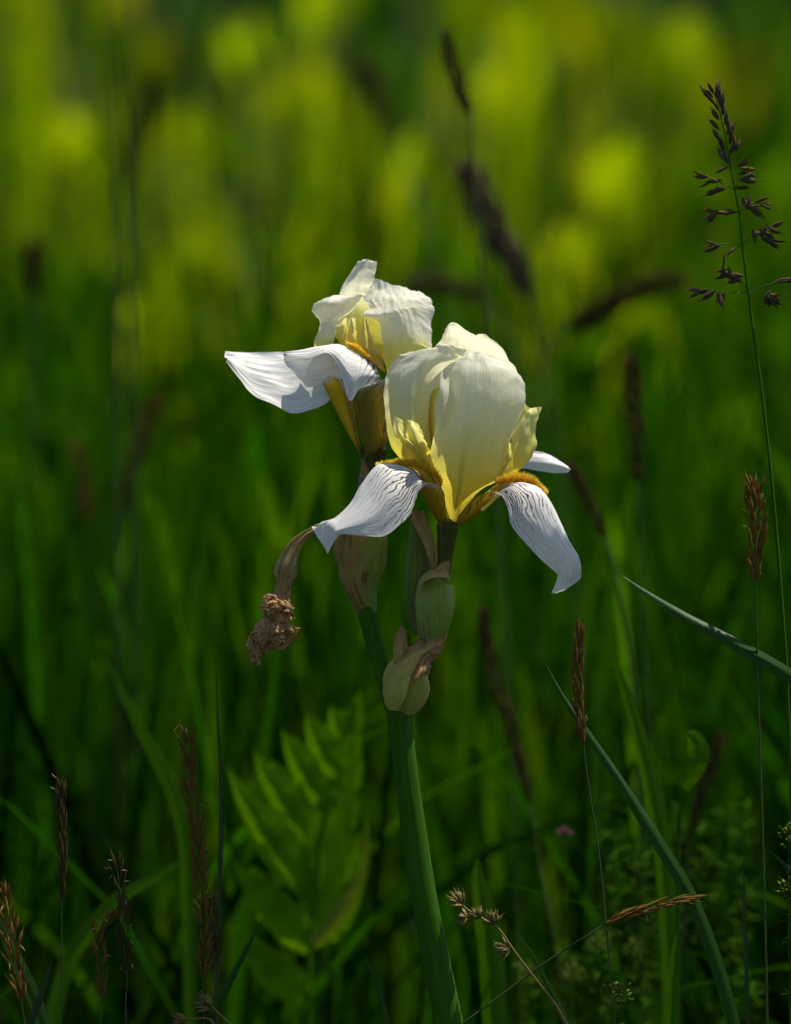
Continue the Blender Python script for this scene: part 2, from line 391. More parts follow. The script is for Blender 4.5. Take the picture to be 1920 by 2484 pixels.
# ------------------------------------------------------------------ meadow grass (uncountable)
def blades(name, label, n, xr, yr, h, wdt, lean, palette, seed, keep=None, K=5, hz=None, cat='grass'):
    """n curved tapering blades standing on the ground inside a fan seen by the camera"""
    r = np.random.default_rng(seed)
    yy = r.uniform(yr[0], yr[1], n)
    x0, x1 = xr(yy)
    xx = r.uniform(0, 1, n) * (x1 - x0) + x0
    cl = np.array([mnoise.noise(Vector((a * 3.2, b * 2.2, 1.7 + seed))) for a, b in zip(xx, yy)])
    cl2 = np.array([mnoise.noise(Vector((a * 7, b * 4, 9.7 + seed))) for a, b in zip(xx, yy)])
    ok = r.uniform(-.75, .5, n) < cl * 1.1 + .25
    if keep is not None: ok &= keep(xx, yy)
    xx, yy, cl, cl2 = xx[ok], yy[ok], cl[ok], cl2[ok]; n = len(xx)
    hh = r.uniform(h[0], h[1], n) * (1 + .30 * cl + .12 * cl2)
    if hz is not None: hh = np.minimum(hh, hz(xx, yy) * r.uniform(.75, 1.0, n))
    ww = r.uniform(wdt[0], wdt[1], n)
    az = r.uniform(0, 2 * np.pi, n); le = np.abs(r.normal(0, lean, n))
    tw = r.uniform(0, 2 * np.pi, n)
    dx, dy = np.cos(az), np.sin(az)
    t = np.linspace(0, 1, K + 1)
    V = np.zeros((n, K + 1, 2, 3))
    for k in range(K + 1):
        q = t[k]
        hor = hh * (le * q ** 2.2 + .08 * q)
        px = xx + dx * hor; py = yy + dy * hor
        pz = hh * (q - .28 * np.minimum(le, 1.1) * q ** 3) - (0.02 if k == 0 else 0)
        wk = ww * .5 * (1 - q ** 2.4) * (0.75 + .25 * min(1, q * 4)) + 0.0002
        a = tw + q * 1.1
        sx, sy = np.cos(a), np.sin(a)
        V[:, k, 0] = np.stack([px - sx * wk, py - sy * wk, pz], 1)
        V[:, k, 1] = np.stack([px + sx * wk, py + sy * wk, pz], 1)
    me = bpy.data.meshes.new(name)
    me.vertices.add(n * (K + 1) * 2); me.vertices.foreach_set('co', V.reshape(-1).astype(np.float32))
    base = (np.arange(n) * (K + 1) * 2)[:, None, None] + (np.arange(K) * 2)[None, :, None]
    quads = base + np.array([0, 1, 3, 2])[None, None, :]
    nf = n * K
    me.loops.add(nf * 4); me.loops.foreach_set('vertex_index', quads.reshape(-1).astype(np.int32))
    me.polygons.add(nf); me.polygons.foreach_set('loop_start', np.arange(nf, dtype=np.int32) * 4)
    me.polygons.foreach_set('use_smooth', np.ones(nf, dtype=bool))
    me.update()
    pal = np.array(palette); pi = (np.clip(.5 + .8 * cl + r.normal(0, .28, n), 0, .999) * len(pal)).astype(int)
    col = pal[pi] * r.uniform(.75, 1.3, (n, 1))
    ca = me.color_attributes.new('tint', 'FLOAT_COLOR', 'POINT')
    c4 = np.ones((n, (K + 1) * 2, 4), np.float32); c4[:, :, :3] = col[:, None, :]
    ca.data.foreach_set('color', c4.reshape(-1))
    o = link(name, me, M['grass']); tag(o, label, cat, kind='stuff')
    return o
fan = lambda k, m: (lambda y: (-(y + 2.3) * k - m, (y + 2.3) * k + m))
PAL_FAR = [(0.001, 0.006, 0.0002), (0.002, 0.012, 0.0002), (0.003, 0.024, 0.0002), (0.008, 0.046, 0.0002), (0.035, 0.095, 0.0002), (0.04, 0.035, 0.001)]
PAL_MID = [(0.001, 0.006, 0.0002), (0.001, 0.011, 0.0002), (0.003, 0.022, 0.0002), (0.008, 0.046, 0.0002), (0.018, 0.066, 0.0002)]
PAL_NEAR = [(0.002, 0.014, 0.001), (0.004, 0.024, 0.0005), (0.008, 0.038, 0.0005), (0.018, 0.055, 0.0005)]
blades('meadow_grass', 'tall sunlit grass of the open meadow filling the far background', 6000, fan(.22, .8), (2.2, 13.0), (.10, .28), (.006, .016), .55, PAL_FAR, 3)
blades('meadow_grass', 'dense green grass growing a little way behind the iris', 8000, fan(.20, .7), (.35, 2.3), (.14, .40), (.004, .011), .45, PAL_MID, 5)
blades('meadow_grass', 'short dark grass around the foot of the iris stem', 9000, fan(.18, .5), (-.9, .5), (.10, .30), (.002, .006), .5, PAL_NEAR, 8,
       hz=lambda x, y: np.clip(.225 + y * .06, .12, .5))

# broad strap leaves among the grass: many at random, and those whose bright tints paint in the sunlit patches behind the bloom
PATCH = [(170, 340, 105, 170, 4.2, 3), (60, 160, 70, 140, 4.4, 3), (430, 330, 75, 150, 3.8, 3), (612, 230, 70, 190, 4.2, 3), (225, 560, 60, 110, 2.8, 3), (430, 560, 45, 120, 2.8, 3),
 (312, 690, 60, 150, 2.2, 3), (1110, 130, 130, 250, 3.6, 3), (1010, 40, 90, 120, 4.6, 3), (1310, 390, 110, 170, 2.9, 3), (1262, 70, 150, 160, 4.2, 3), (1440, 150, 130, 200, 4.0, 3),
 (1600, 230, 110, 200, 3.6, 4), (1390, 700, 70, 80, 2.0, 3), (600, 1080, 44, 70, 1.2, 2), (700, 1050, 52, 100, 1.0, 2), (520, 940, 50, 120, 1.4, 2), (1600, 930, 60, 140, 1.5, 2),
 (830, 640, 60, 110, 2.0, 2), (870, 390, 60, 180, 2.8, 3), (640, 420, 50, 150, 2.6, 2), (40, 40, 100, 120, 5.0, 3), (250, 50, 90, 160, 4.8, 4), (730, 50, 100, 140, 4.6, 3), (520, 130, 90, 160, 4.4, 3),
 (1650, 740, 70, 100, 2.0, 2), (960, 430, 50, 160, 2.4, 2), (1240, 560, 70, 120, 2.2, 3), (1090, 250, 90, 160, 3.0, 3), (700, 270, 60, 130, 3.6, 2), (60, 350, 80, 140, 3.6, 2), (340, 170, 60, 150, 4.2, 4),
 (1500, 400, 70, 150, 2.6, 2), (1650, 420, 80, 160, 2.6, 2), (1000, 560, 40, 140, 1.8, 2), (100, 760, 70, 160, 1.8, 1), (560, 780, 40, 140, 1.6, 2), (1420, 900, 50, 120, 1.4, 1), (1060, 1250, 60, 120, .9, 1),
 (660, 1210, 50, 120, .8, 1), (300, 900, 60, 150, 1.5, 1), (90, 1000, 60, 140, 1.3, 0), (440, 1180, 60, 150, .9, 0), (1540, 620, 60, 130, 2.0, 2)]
LEAFCOL = [(0.005, 0.036, 0.0005), (0.014, 0.066, 0.0005), (0.060, 0.150, 0.0005), (0.28, 0.36, 0.001), (0.16, 0.17, 0.002), (0.004, 0.020, 0.0005)]  # brightest yellow-green has the sunlight of the patches put into the tint
def strap_leaves():
    rr = random.Random(77)
    for q in range(150):                       # smaller leaves between the big ones, some in the painted sunlit tint
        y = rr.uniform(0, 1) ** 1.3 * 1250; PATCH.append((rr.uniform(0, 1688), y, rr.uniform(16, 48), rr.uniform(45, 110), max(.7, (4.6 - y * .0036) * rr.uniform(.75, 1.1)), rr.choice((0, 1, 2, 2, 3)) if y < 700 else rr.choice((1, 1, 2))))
    r = random.Random(21); vs, fs, cs = [], [], []
    def leaf(tip, wd, col, lean, ang, K=9, blade_h=None):
        b = Vector((tip.x - lean.x, tip.y - lean.y, -.01)); o = len(vs)
        for k in range(K + 1):
            t = k / K; p = Vector((b.x + lean.x * t ** 1.8, b.y + lean.y * t ** 1.8, b.z + (tip.z - b.z) * (t * 1.06 - .06 * t ** 6)))
            h = wd * .5 * (.45 + .55 * min(1, t * 1.6)) * max(.02, 1 - max(0, (t - .55) / .45) ** 2.2)
            if blade_h is not None:
                t0 = max(.05, 1 - blade_h / max(.05, tip.z)); q_ = (t - t0) / (1 - t0)
                h = .002 if q_ <= 0 else wd * .5 * max(.04, math.sin(math.pi * min(.985, q_ * .95 + .035)) ** .7)
            a = ang + t * .5; sd = Vector((math.cos(a), math.sin(a), 0)); nn = Vector((-sd.y, sd.x, 0))
            vs.extend([p - sd * h + nn * h * .3, p, p + sd * h + nn * h * .3])
            if k:
                q = o + k * 3
                fs.extend([(q - 3, q - 2, q + 1, q), (q - 2, q - 1, q + 2, q + 1)])
        c = tuple(x * r.uniform(.85, 1.15) for x in col); cs.extend([c] * ((K + 1) * 3))
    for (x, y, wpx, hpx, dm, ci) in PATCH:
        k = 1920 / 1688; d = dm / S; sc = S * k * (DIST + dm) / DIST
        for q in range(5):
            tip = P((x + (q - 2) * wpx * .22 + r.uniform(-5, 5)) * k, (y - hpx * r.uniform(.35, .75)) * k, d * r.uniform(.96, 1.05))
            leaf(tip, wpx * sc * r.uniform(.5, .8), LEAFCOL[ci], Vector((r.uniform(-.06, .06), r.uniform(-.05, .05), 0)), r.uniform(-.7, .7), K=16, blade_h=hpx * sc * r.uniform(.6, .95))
    for q in range(1500):
        y = r.uniform(1.6, 11); x = r.uniform(-1, 1) * ((y + 2.3) * .22 + .8)
        if abs(x) < (y + 2.3) * .075 and r.random() < .35: continue
        leaf(Vector((x, y, r.uniform(.14, .36))), r.uniform(.008, .030), LEAFCOL[r.choice((0, 0, 0, 1, 1, 2, 5, 5, 5, 5))], Vector((r.uniform(-.32, .32), r.uniform(-.15, .15), 0)), r.uniform(-1.5, 1.5))
    me = bpy.data.meshes.new('strap_leaves'); me.from_pydata([v[:] for v in vs], [], fs)
    me.polygons.foreach_set('use_smooth', [True] * len(me.polygons))
    ca = me.color_attributes.new('tint', 'FLOAT_COLOR', 'POINT'); ca.data.foreach_set('color', np.array([(*c, 1) for c in cs], np.float32).reshape(-1))
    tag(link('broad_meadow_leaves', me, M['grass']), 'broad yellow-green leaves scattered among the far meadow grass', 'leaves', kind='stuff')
strap_leaves()

# ------------------------------------------------------------------ the iris
base = P(1130, 2600, 0); base.z = 0
st_pts = [(852, 1500, 4, 27), (856, 1560, 2, 26), (868, 1660, 0, 26), (884, 1780, 0, 27), (902, 1900, 0, 28), (925, 2020, 0, 29), (958, 2184, 0, 31), (975, 2262, 0, 32)]
iris_base_top = P(*ZF(985, 2310), 0)
foot = Vector((iris_base_top.x + .02, iris_base_top.y + .01, 0))
iris = thing('iris', foot, 'white and yellow bearded iris with two open blooms and a withered one', 'iris')
stem = link('stem', sweep(st_pts, ZF, n=56, rings=90, flat=.9, ridge=.004, nr=11, wr=.03, wf=2.5, twist=.01,
      world=[(iris_base_top.lerp(foot, f_) - Vector((0, 0, .006 * f_)), .0052 + .001 * f_) for f_ in (.05, .3, .6, 1.0)]), M['stem'], iris)
link('branch', sweep([(1145, 1830, 10, 66), (1105, 1760, 12, 62), (1060, 1620, 20, 56), (1010, 1450, 40, 56), (965, 1290, 55, 60), (930, 1150, 70, 63), (905, 1060, 75, 58)], Z3, rings=40), M['stem'], iris)
link('branch', sweep([(1150, 1830, 6, 66), (1180, 1700, 6, 60), (1260, 1520, 8, 52), (1340, 1380, 4, 52), (1375, 1290, 0, 60)], Z3, rings=30), M['stem'], iris)
link('spathe', sweep([(932, 1148, 70, 66), (915, 1080, 68, 84), (892, 980, 66, 112), (886, 900, 64, 140), (893, 810, 62, 164), (888, 700, 60, 180), (885, 610, 60, 178), (890, 500, 66, 130), (900, 400, 80, 60)], Z3, n=64, rings=70, flat=.62, wr=.10, wf=2.6, seed=2.0), M['spathe_l'], iris)['label'] = 'papery brown spathe sheathing the left bloom'
link('spathe_tip', patch([[(960, 330, 90), (975, 330, 82), (990, 330, 90)], [(905, 240, 88), (935, 235, 78), (985, 230, 90)], [(895, 150, 88), (920, 150, 80), (960, 190, 92)], [(886, 78, 90), (890, 78, 86), (896, 92, 90)]], Z3, 20, 10), M['paper'], iris)
link('spathe', sweep([(1372, 1345, 0, 76), (1375, 1290, -2, 94), (1385, 1200, -6, 118), (1393, 1100, -8, 133), (1395, 1010, -8, 131), (1392, 950, -6, 112), (1405, 915, -4, 82), (1440, 890, -2, 50), (1452, 840, 0, 46)], Z3, n=48, rings=60, flat=.85, wr=.035, wf=2.2, ridge=.006, nr=18, seed=5), M['spathe_green'], iris)['label'] = 'swollen green spathe below the right bloom'
link('collar', patch([[(1265, 1010, -40), (1300, 940, -70), (1390, 905, -88), (1470, 905, -60), (1500, 930, -20)],
                      [(1300, 950, -35), (1330, 905, -60), (1400, 870, -60), (1465, 860, -45), (1492, 880, -20)],
                      [(1390, 890, -20), (1400, 850, -35), (1440, 800, -46), (1475, 790, -40), (1497, 790, -15)]], Z3, 20, 24, ripple=3, fine=2), M['paper'], iris)
link('bud', sweep([(1300, 1290, 40, 50), (1275, 1200, 42, 62), (1255, 1090, 45, 74), (1270, 980, 46, 92), (1285, 870, 48, 102), (1295, 760, 50, 100), (1295, 650, 52, 82), (1275, 540, 54, 56), (1270, 480, 55, 36), (1285, 448, 55, 12)], Z3, n=44, rings=60, flat=.7, wr=.05, wf=1.6, seed=8), M['spathe_bud'], iris)['label'] = 'closed green bud with purplish papery sheath'
link('bud_sheath', patch([[(1390, 880, 10), (1398, 840, 12), (1405, 780, 20)], [(1340, 740, -22), (1375, 700, 4), (1403, 680, 30)], [(1285, 610, -18), (1330, 590, -6), (1385, 610, 30)], [(1240, 520, 0), (1290, 500, -10), (1340, 530, 30)], [(1238, 458, 30), (1275, 452, 20), (1316, 440, 30)]], Z3, 30, 16, fine=2, edge=4), M['paper'], iris)
link('spathe', sweep([(1148, 1812, 4, 84), (1170, 1770, 0, 112), (1195, 1700, -4, 143), (1203, 1630, -6, 155), (1212, 1560, -6, 142), (1245, 1490, -4, 120), (1300, 1430, -2, 88), (1355, 1385, 0, 70), (1400, 1340, 2, 56), (1450, 1280, 8, 28), (1490, 1225, 14, 6)], Z3, n=56, rings=80, flat=.75, wr=.16, wf=1.8, ridge=.02, nr=11, seed=11), M['spathe_low'], iris)['label'] = 'papery stained spathe at the fork of the stem'
link('bract_tip', patch([[(1115, 1520, -20), (1160, 1520, -40), (1215, 1470, -20)], [(1112, 1430, -18), (1160, 1420, -36), (1213, 1400, -16)], [(1120, 1330, -14), (1165, 1320, -30), (1206, 1330, -12)], [(1145, 1260, -10), (1170, 1255, -20), (1195, 1265, -8)], [(1160, 1220, -6), (1166, 1219, -8), (1172, 1222, -6)]], Z3, 28, 12, fine=1.5), M['paper'], iris)
link('bract_tip', patch([[(1250, 1440, -46), (1330, 1440, -60), (1385, 1470, -30)], [(1300, 1385, -46), (1370, 1400, -58), (1430, 1425, -30)], [(1360, 1330, -30), (1410, 1360, -44), (1445, 1390, -24)], [(1440, 1290, -10), (1462, 1290, -20), (1470, 1300, -10)]], Z3, 24, 14, ripple=5, fine=3, edge=5), M['paper'], iris)
link('bract_tip', patch([[(1200, 1470, -40), (1240, 1500, -60), (1290, 1500, -50)], [(1215, 1400, -34), (1260, 1400, -56), (1310, 1400, -48)], [(1260, 1350, -24), (1290, 1340, -40), (1320, 1350, -30)], [(1288, 1322, -10), (1296, 1320, -14), (1304, 1328, -10)]], Z3, 24, 14, ripple=5, fine=3, edge=5), M['paper'], iris)

link('sheath_valve', patch([[(1072, 1806, -20), (1110, 1812, -50), (1150, 1814, -60)], [(1046, 1720, -20), (1110, 1720, -84), (1190, 1720, -118)], [(1050, 1610, -24), (1120, 1600, -92), (1230, 1600, -124)], [(1100, 1520, -30), (1170, 1500, -86), (1270, 1500, -108)], [(1190, 1450, -34), (1260, 1420, -70), (1340, 1410, -80)], [(1280, 1380, -30), (1340, 1370, -54), (1400, 1370, -60)]], Z3, 44, 26, ripple=5, fine=1.6, edge=6, seed=57, crk=3), M['spathe_low'], iris)
link('sheath_valve', patch([[(1230, 1600, -124), (1290, 1580, -120), (1352, 1570, -60)], [(1265, 1530, -120), (1310, 1500, -110), (1372, 1500, -56)], [(1290, 1470, -108), (1330, 1450, -92), (1382, 1460, -50)], [(1330, 1430, -80), (1360, 1430, -70), (1390, 1440, -46)]], Z3, 26, 18, ripple=8, fine=3, edge=9, seed=59, crk=5), M['brown_valve'], iris)
# --- right bloom
bl = link('bloom', sweep([(1440, 900, 0, 40), (1452, 850, 0, 46), (1462, 780, 0, 46), (1468, 690, 0, 56), (1476, 610, 0, 64), (1480, 550, 0, 72), (1478, 520, 0, 62), (1474, 500, 0, 30)], Z3, n=32, rings=36, ridge=.05, nr=6), M['tube'], iris)
bl['label'] = 'right bloom with upright cream standards and brown veined falls'
def petal(name, rows, Z, mat, parent, **kw): return link(name, patch(rows, Z, **kw), mat, parent)
# front standard
petal('standard', [
 [(648, 1525, -12), (654, 1525, -15), (662, 1525, -18), (668, 1525, -18), (676, 1525, -16), (684, 1525, -12)],
 [(606, 1400, -8), (635, 1400, -20), (670, 1400, -28), (695, 1400, -30), (724, 1400, -22), (745, 1400, -8)],
 [(555, 1265, 0), (610, 1280, -26), (680, 1290, -40), (735, 1290, -44), (805, 1285, -34), (885, 1270, -10)],
 [(488, 1140, 6), (570, 1165, -36), (675, 1170, -58), (770, 1170, -64), (900, 1170, -50), (1020, 1200, -4)],
 [(494, 1000, -10), (580, 1000, -46), (690, 1000, -82), (800, 1000, -84), (940, 1000, -70), (1072, 1010, 4)],
 [(535, 820, -46), (625, 820, -50), (725, 820, -94), (845, 820, -98), (995, 820, -82), (1122, 830, 4)],
 [(552, 620, -76), (660, 640, -44), (745, 620, -88), (880, 610, -100), (1040, 610, -82), (1188, 620, 2)],
 [(570, 470, -72), (640, 450, -34), (745, 425, -66), (885, 425, -88), (1050, 440, -68), (1165, 485, 4)],
 [(630, 375, -44), (700, 345, -22), (780, 335, -40), (875, 345, -62), (990, 360, -48), (1105, 395, 0)],
 [(700, 330, -14), (750, 308, -8), (800, 300, -14), (870, 297, -30), (955, 328, -18), (1035, 338, 4)]], Z2, M['stand'], bl, nr=84, nc=60, ripple=8, fine=1.6, edge=9, seed=1.3, crk=2.6)
# left standard
petal('standard', [
 [(628, 1500, 10), (636, 1500, 4), (644, 1500, 2), (650, 1500, 6), (656, 1500, 12)],
 [(440, 1250, 14), (500, 1260, 0), (550, 1270, -4), (590, 1280, 10), (620, 1280, 30)],
 [(270, 1060, 22), (350, 1090, -4), (430, 1110, -8), (500, 1110, 20), (560, 1110, 52)],
 [(190, 950, 30), (280, 950, -6), (360, 950, -14), (440, 950, 24), (520, 950, 66)],
 [(165, 800, 34), (260, 790, -8), (350, 780, -18), (435, 780, 20), (510, 790, 70)],
 [(160, 620, 36), (260, 600, -6), (370, 590, -16), (460, 590, 20), (548, 570, 66)],
 [(172, 470, 34), (280, 440, -2), (400, 430, -12), (500, 440, 12), (600, 450, 52)],
 [(225, 360, 32), (350, 340, 4), (470, 340, -6), (580, 340, 8), (690, 350, 40)],
 [(300, 300, 30), (400, 280, 12), (512, 272, 4), (600, 255, 10), (735, 300, 34)],
 [(370, 276, 28), (450, 280, 18), (525, 250, 10), (575, 218, 14), (780, 266, 30)]], Z2, M['stand'], bl, nr=80, nc=52, ripple=8, fine=1.4, edge=8, seed=4.1, crk=2.6)
# back standard
petal('standard', [
 [(650, 1500, 24), (660, 1500, 26), (668, 1500, 28), (676, 1500, 26), (684, 1500, 24)],
 [(560, 1200, 70), (640, 1200, 88), (740, 1200, 96), (840, 1200, 90), (920, 1200, 70)],
 [(500, 900, 100), (620, 900, 132), (770, 900, 144), (920, 900, 134), (1050, 900, 104)],
 [(490, 600, 106), (620, 600, 140), (790, 600, 152), (970, 600, 140), (1120, 600, 108)],
 [(500, 380, 96), (620, 350, 122), (790, 340, 132), (980, 350, 122), (1108, 430, 96)],
 [(535, 245, 76), (640, 200, 92), (780, 220, 98), (950, 250, 90), (1090, 372, 78)],
 [(580, 150, 56), (650, 110, 64), (790, 165, 66), (930, 215, 60), (1050, 280, 62)],
 [(620, 92, 44), (688, 72, 46), (800, 142, 44), (880, 162, 42), (960, 200, 48)]], Z2, M['stand_back'], bl, nr=70, nc=52, ripple=8, fine=1.6, edge=8, seed=6.6, crk=2.4)
# left fall
FL1 = [
 [(1462, 548, -14), (1450, 552, -20), (1438, 552, -12), (1436, 548, 0), (1446, 545, 8)],
 [(1472, 470, -30), (1440, 490, -44), (1398, 500, -24), (1404, 480, 4), (1440, 465, 14)],
 [(1470, 385, -44), (1425, 410, -62), (1350, 412, -34), (1370, 370, 4), (1430, 360, 16)],
 [(1448, 305, -56), (1400, 325, -70), (1306, 318, -44), (1335, 270, 4), (1410, 270, 20)],
 [(1392, 262, -66), (1350, 262, -66), (1278, 226, -50), (1300, 205, 0), (1370, 220, 22)],
 [(1290, 306, -84), (1265, 235, -78), (1222, 165, -56), (1235, 160, -10), (1290, 180, 22)],
 [(1238, 450, -104), (1190, 295, -102), (1125, 141, -62), (1130, 150, -16), (1170, 185, 18)],
 [(1150, 545, -124), (1085, 350, -122), (1010, 150, -70), (995, 170, -26), (1010, 240, 8)],
 [(1045, 620, -140), (980, 450, -134), (905, 285, -86), (888, 300, -50), (890, 340, -14)],
 [(900, 617, -146), (875, 510, -140), (835, 400, -100), (815, 410, -76), (810, 440, -44)],
 [(748, 606, -140), (755, 560, -136), (735, 495, -108), (700, 508, -96), (690, 525, -72)],
 [(704, 640, -132), (700, 600, -128), (650, 545, -112), (605, 540, -106), (580, 555, -90)],
 [(672, 725, -120), (660, 740, -118), (630, 690, -112), (590, 625, -104), (552, 556, -96)]]
petal('fall', FL1, Z3, M['fall'], bl, nr=90, nc=50, ripple=4, fine=1.2, edge=6, seed=2.2)['label'] = 'left drooping fall with brown veins'
# right fall
FL2 = [
 [(384, 735, -10), (390, 745, -18), (398, 752, -14), (408, 752, -2), (400, 740, 8)],
 [(430, 690, -24), (470, 720, -38), (520, 716, -22), (520, 660, 8), (470, 650, 18)],
 [(500, 590, -36), (560, 640, -52), (640, 632, -34), (630, 560, 8), (570, 540, 22)],
 [(610, 480, -46), (680, 540, -60), (740, 545, -42), (730, 470, 8), (680, 440, 26)],
 [(720, 432, -56), (770, 470, -62), (850, 440, -48), (840, 390, 0), (790, 370, 28)],
 [(822, 468, -70), (880, 410, -70), (960, 352, -52), (960, 345, -8), (900, 330, 26)],
 [(872, 530, -82), (950, 440, -84), (1080, 362, -62), (1090, 365, -18), (1040, 360, 20)],
 [(908, 640, -94), (1010, 530, -100), (1190, 420, -74), (1210, 440, -34), (1190, 450, 6)],
 [(932, 750, -100), (1060, 660, -110), (1290, 560, -88), (1305, 600, -54), (1290, 640, -14)],
 [(1060, 912, -104), (1180, 810, -114), (1375, 730, -100), (1385, 770, -72), (1370, 800, -36)],
 [(1200, 1062, -104), (1310, 960, -118), (1450, 885, -110), (1455, 920, -90), (1440, 950, -54)],
 [(1340, 1180, -96), (1420, 1090, -118), (1540, 1030, -118), (1545, 1060, -102), (1500, 1080, -70)],
 [(1352, 1225, -80), (1430, 1195, -112), (1568, 1160, -112), (1565, 1185, -100), (1530, 1200, -80)],
 [(1338, 1295, -70), (1420, 1290, -92), (1552, 1245, -96), (1545, 1255, -90), (1520, 1262, -80)],
 [(1304, 1372, -60), (1350, 1378, -68), (1425, 1350, -78), (1470, 1320, -80), (1510, 1285, -80)]]
petal('fall', FL2, Z9, M['fall'], bl, nr=90, nc=50, ripple=4, fine=1.2, edge=6, seed=7.7)['label'] = 'right drooping fall with brown veins'
# back fall
petal('fall', [
 [(690, 1500, 20), (700, 1490, 26), (710, 1480, 22)],
 [(860, 1300, 90), (880, 1220, 100), (900, 1180, 90)],
 [(1010, 1180, 140), (1040, 1090, 150), (1080, 1000, 150)],
 [(1165, 1138, 170), (1210, 1070, 168), (1265, 1004, 185)],
 [(1300, 1156, 190), (1325, 1080, 184), (1362, 1030, 205)],
 [(1420, 1168, 200), (1430, 1110, 196), (1440, 1075, 212)],
 [(1495, 1165, 206), (1520, 1143, 206), (1505, 1118, 210)]], Z2, M['fall_plain'], bl, nr=40, nc=18, ripple=3, seed=9.1)
# style arms and crests
petal('style_arm', [
 [(610, 1300, 4), (620, 1280, -10), (630, 1250, 6)],
 [(480, 1140, -20), (498, 1110, -34), (520, 1060, 0)],
 [(350, 1010, -44), (380, 975, -64), (410, 930, -28)],
 [(262, 920, -46), (292, 895, -68), (318, 930, -44)],
 [(230, 840, -44), (258, 830, -60), (300, 830, -46)],
 [(236, 745, -40), (262, 765, -52), (290, 780, -44)]], Z2, M['style'], bl, nr=40, nc=14, seed=3.3, teeth=.5)
petal('style_arm', [
 [(600, 1260, 20), (610, 1240, 8), (620, 1220, 20)],
 [(440, 1050, -14), (480, 1080, -30), (496, 1000, 6)],
 [(355, 960, -34), (420, 980, -62), (480, 985, -30)],
 [(318, 890, -36), (378, 890, -64), (452, 920, -36)],
 [(322, 830, -34), (365, 830, -58), (425, 860, -36)],
 [(335, 780, -32), (362, 785, -44), (398, 806, -34)]], Z2, M['style'], bl, nr=40, nc=16, seed=5.3, teeth=.8)
petal('style_arm', [
 [(520, 1050, 50), (530, 1040, 44), (540, 1040, 54)],
 [(492, 900, 56), (510, 900, 46), (520, 900, 60)],
 [(484, 740, 58), (505, 730, 46), (525, 700, 64)],
 [(488, 620, 56), (520, 600, 46), (548, 590, 62)],
 [(520, 560, 52), (545, 550, 48), (560, 545, 56)]], Z2, M['style_y'], bl, nr=30, nc=10, seed=8.3)
petal('style_arm', [
 [(900, 1250, 20), (930, 1240, 14), (960, 1240, 26)],
 [(1040, 1170, 20), (1090, 1160, 6), (1150, 1145, 30)],
 [(1060, 1060, 24), (1140, 1060, -4), (1238, 1035, 34)],
 [(1075, 960, 30), (1170, 955, -2), (1267, 940, 36)],
 [(1100, 860, 34), (1185, 850, 0), (1264, 830, 34)],
 [(1150, 740, 36), (1215, 760, 4), (1298, 758, 30)],
 [(1188, 655, 36), (1222, 690, 14), (1306, 682, 26)]], Z2, M['style'], bl, nr=44, nc=18, ripple=8, fine=2, edge=8, seed=1.9)
petal('style_arm', [
 [(985, 1215, -20), (1000, 1200, -26), (1015, 1190, -20)],
 [(1040, 1100, -22), (1062, 1080, -30), (1085, 1060, -18)],
 [(1052, 1020, -16), (1070, 1000, -26), (1085, 990, -12)],
 [(1062, 945, -8), (1070, 938, -14), (1078, 940, -8)]], Z2, M['style'], bl, nr=24, nc=8, seed=2.9, teeth=.6)
def beard(name, line, Z, parent, n=420, ln=26, wid=16, seed=1, dd=0):
    """little hairs standing on the midrib of a fall"""
    r = random.Random(seed)
    A = crs([list(Z(p[0], p[1])) + [p[2] + dd] + list(p[3:]) for p in line], 80)
    vs, fs, uv = [], [], []
    for k in range(n):
        i = r.randrange(80); a = A[i]
        b = P(a[0], a[1], a[2] + r.uniform(-wid, wid))
        b -= UPV * (r.uniform(0, 5) * S)
        t = i / 79
        d = UPV * 1.0 + RGT * (a[3] * .9 + r.uniform(-.3, .3)) + FWD * r.uniform(-.6, .5)
        d.normalize(); L = ln * r.uniform(.6, 1.15) * S * (0.55 + .6 * math.sin(math.pi * min(1, t * 1.1 + .12)))
        s1 = d.cross(FWD).normalized() * (1.0 * S); s2 = d.cross(s1).normalized() * (1.0 * S)
        o = len(vs)
        vs += [b - s1, b + s1, b + s2 * 1.4, b + d * L * .6 - s1 * .8, b + d * L * .6 + s1 * .8, b + d * L * .6 + s2, b + d * L + RGT * (a[3] * 2 * S)]
        fs += [(o, o + 1, o + 4, o + 3), (o + 1, o + 2, o + 5, o + 4), (o + 2, o, o + 3, o + 5), (o + 3, o + 4, o + 6), (o + 4, o + 5, o + 6), (o + 5, o + 3, o + 6)]
    me = bpy.data.meshes.new(name); me.from_pydata([v[:] for v in vs], [], fs)
    l = me.uv_layers.new(name='UVMap'); zs = {}
    for p in me.polygons:
        for li in p.loop_indices:
            q = me.loops[li].vertex_index % 7
            l.data[li].uv = (.5, (0, 0, 0, .6, .6, .6, 1)[q])
    return link(name, me, M['beard'], parent)
beard('beard', [(1440, 265, -30, .3), (1380, 195, -30, .1), (1290, 150, -30, -.1), (1200, 130, -36, -.2), (1100, 125, -40, -.4), (1010, 140, -46, -.9)], Z3, bl, n=1100, ln=22, wid=12)
beard('beard', [(790, 345, -20, -.2), (900, 330, -24, 0), (1000, 330, -30, .1), (1110, 345, -36, .3), (1190, 400, -40, .7), (1240, 450, -44, 1.0)], Z9, bl, n=1000, ln=22, wid=12, seed=4)

# --- left bloom (a little farther back)
LD = 110
bl2 = link('bloom', sweep([(880, 620, 62, 50), (900, 450, 76, 50), (925, 280, 96, 56), (955, 150, LD, 66), (975, 60, LD, 80), (985, 20, LD, 84), (990, -10, LD, 60)], Z3, n=32, rings=40, ridge=.05, nr=6), M['tube'], iris)
bl2['label'] = 'left bloom with crumpled standards and a pale fall held out sideways'
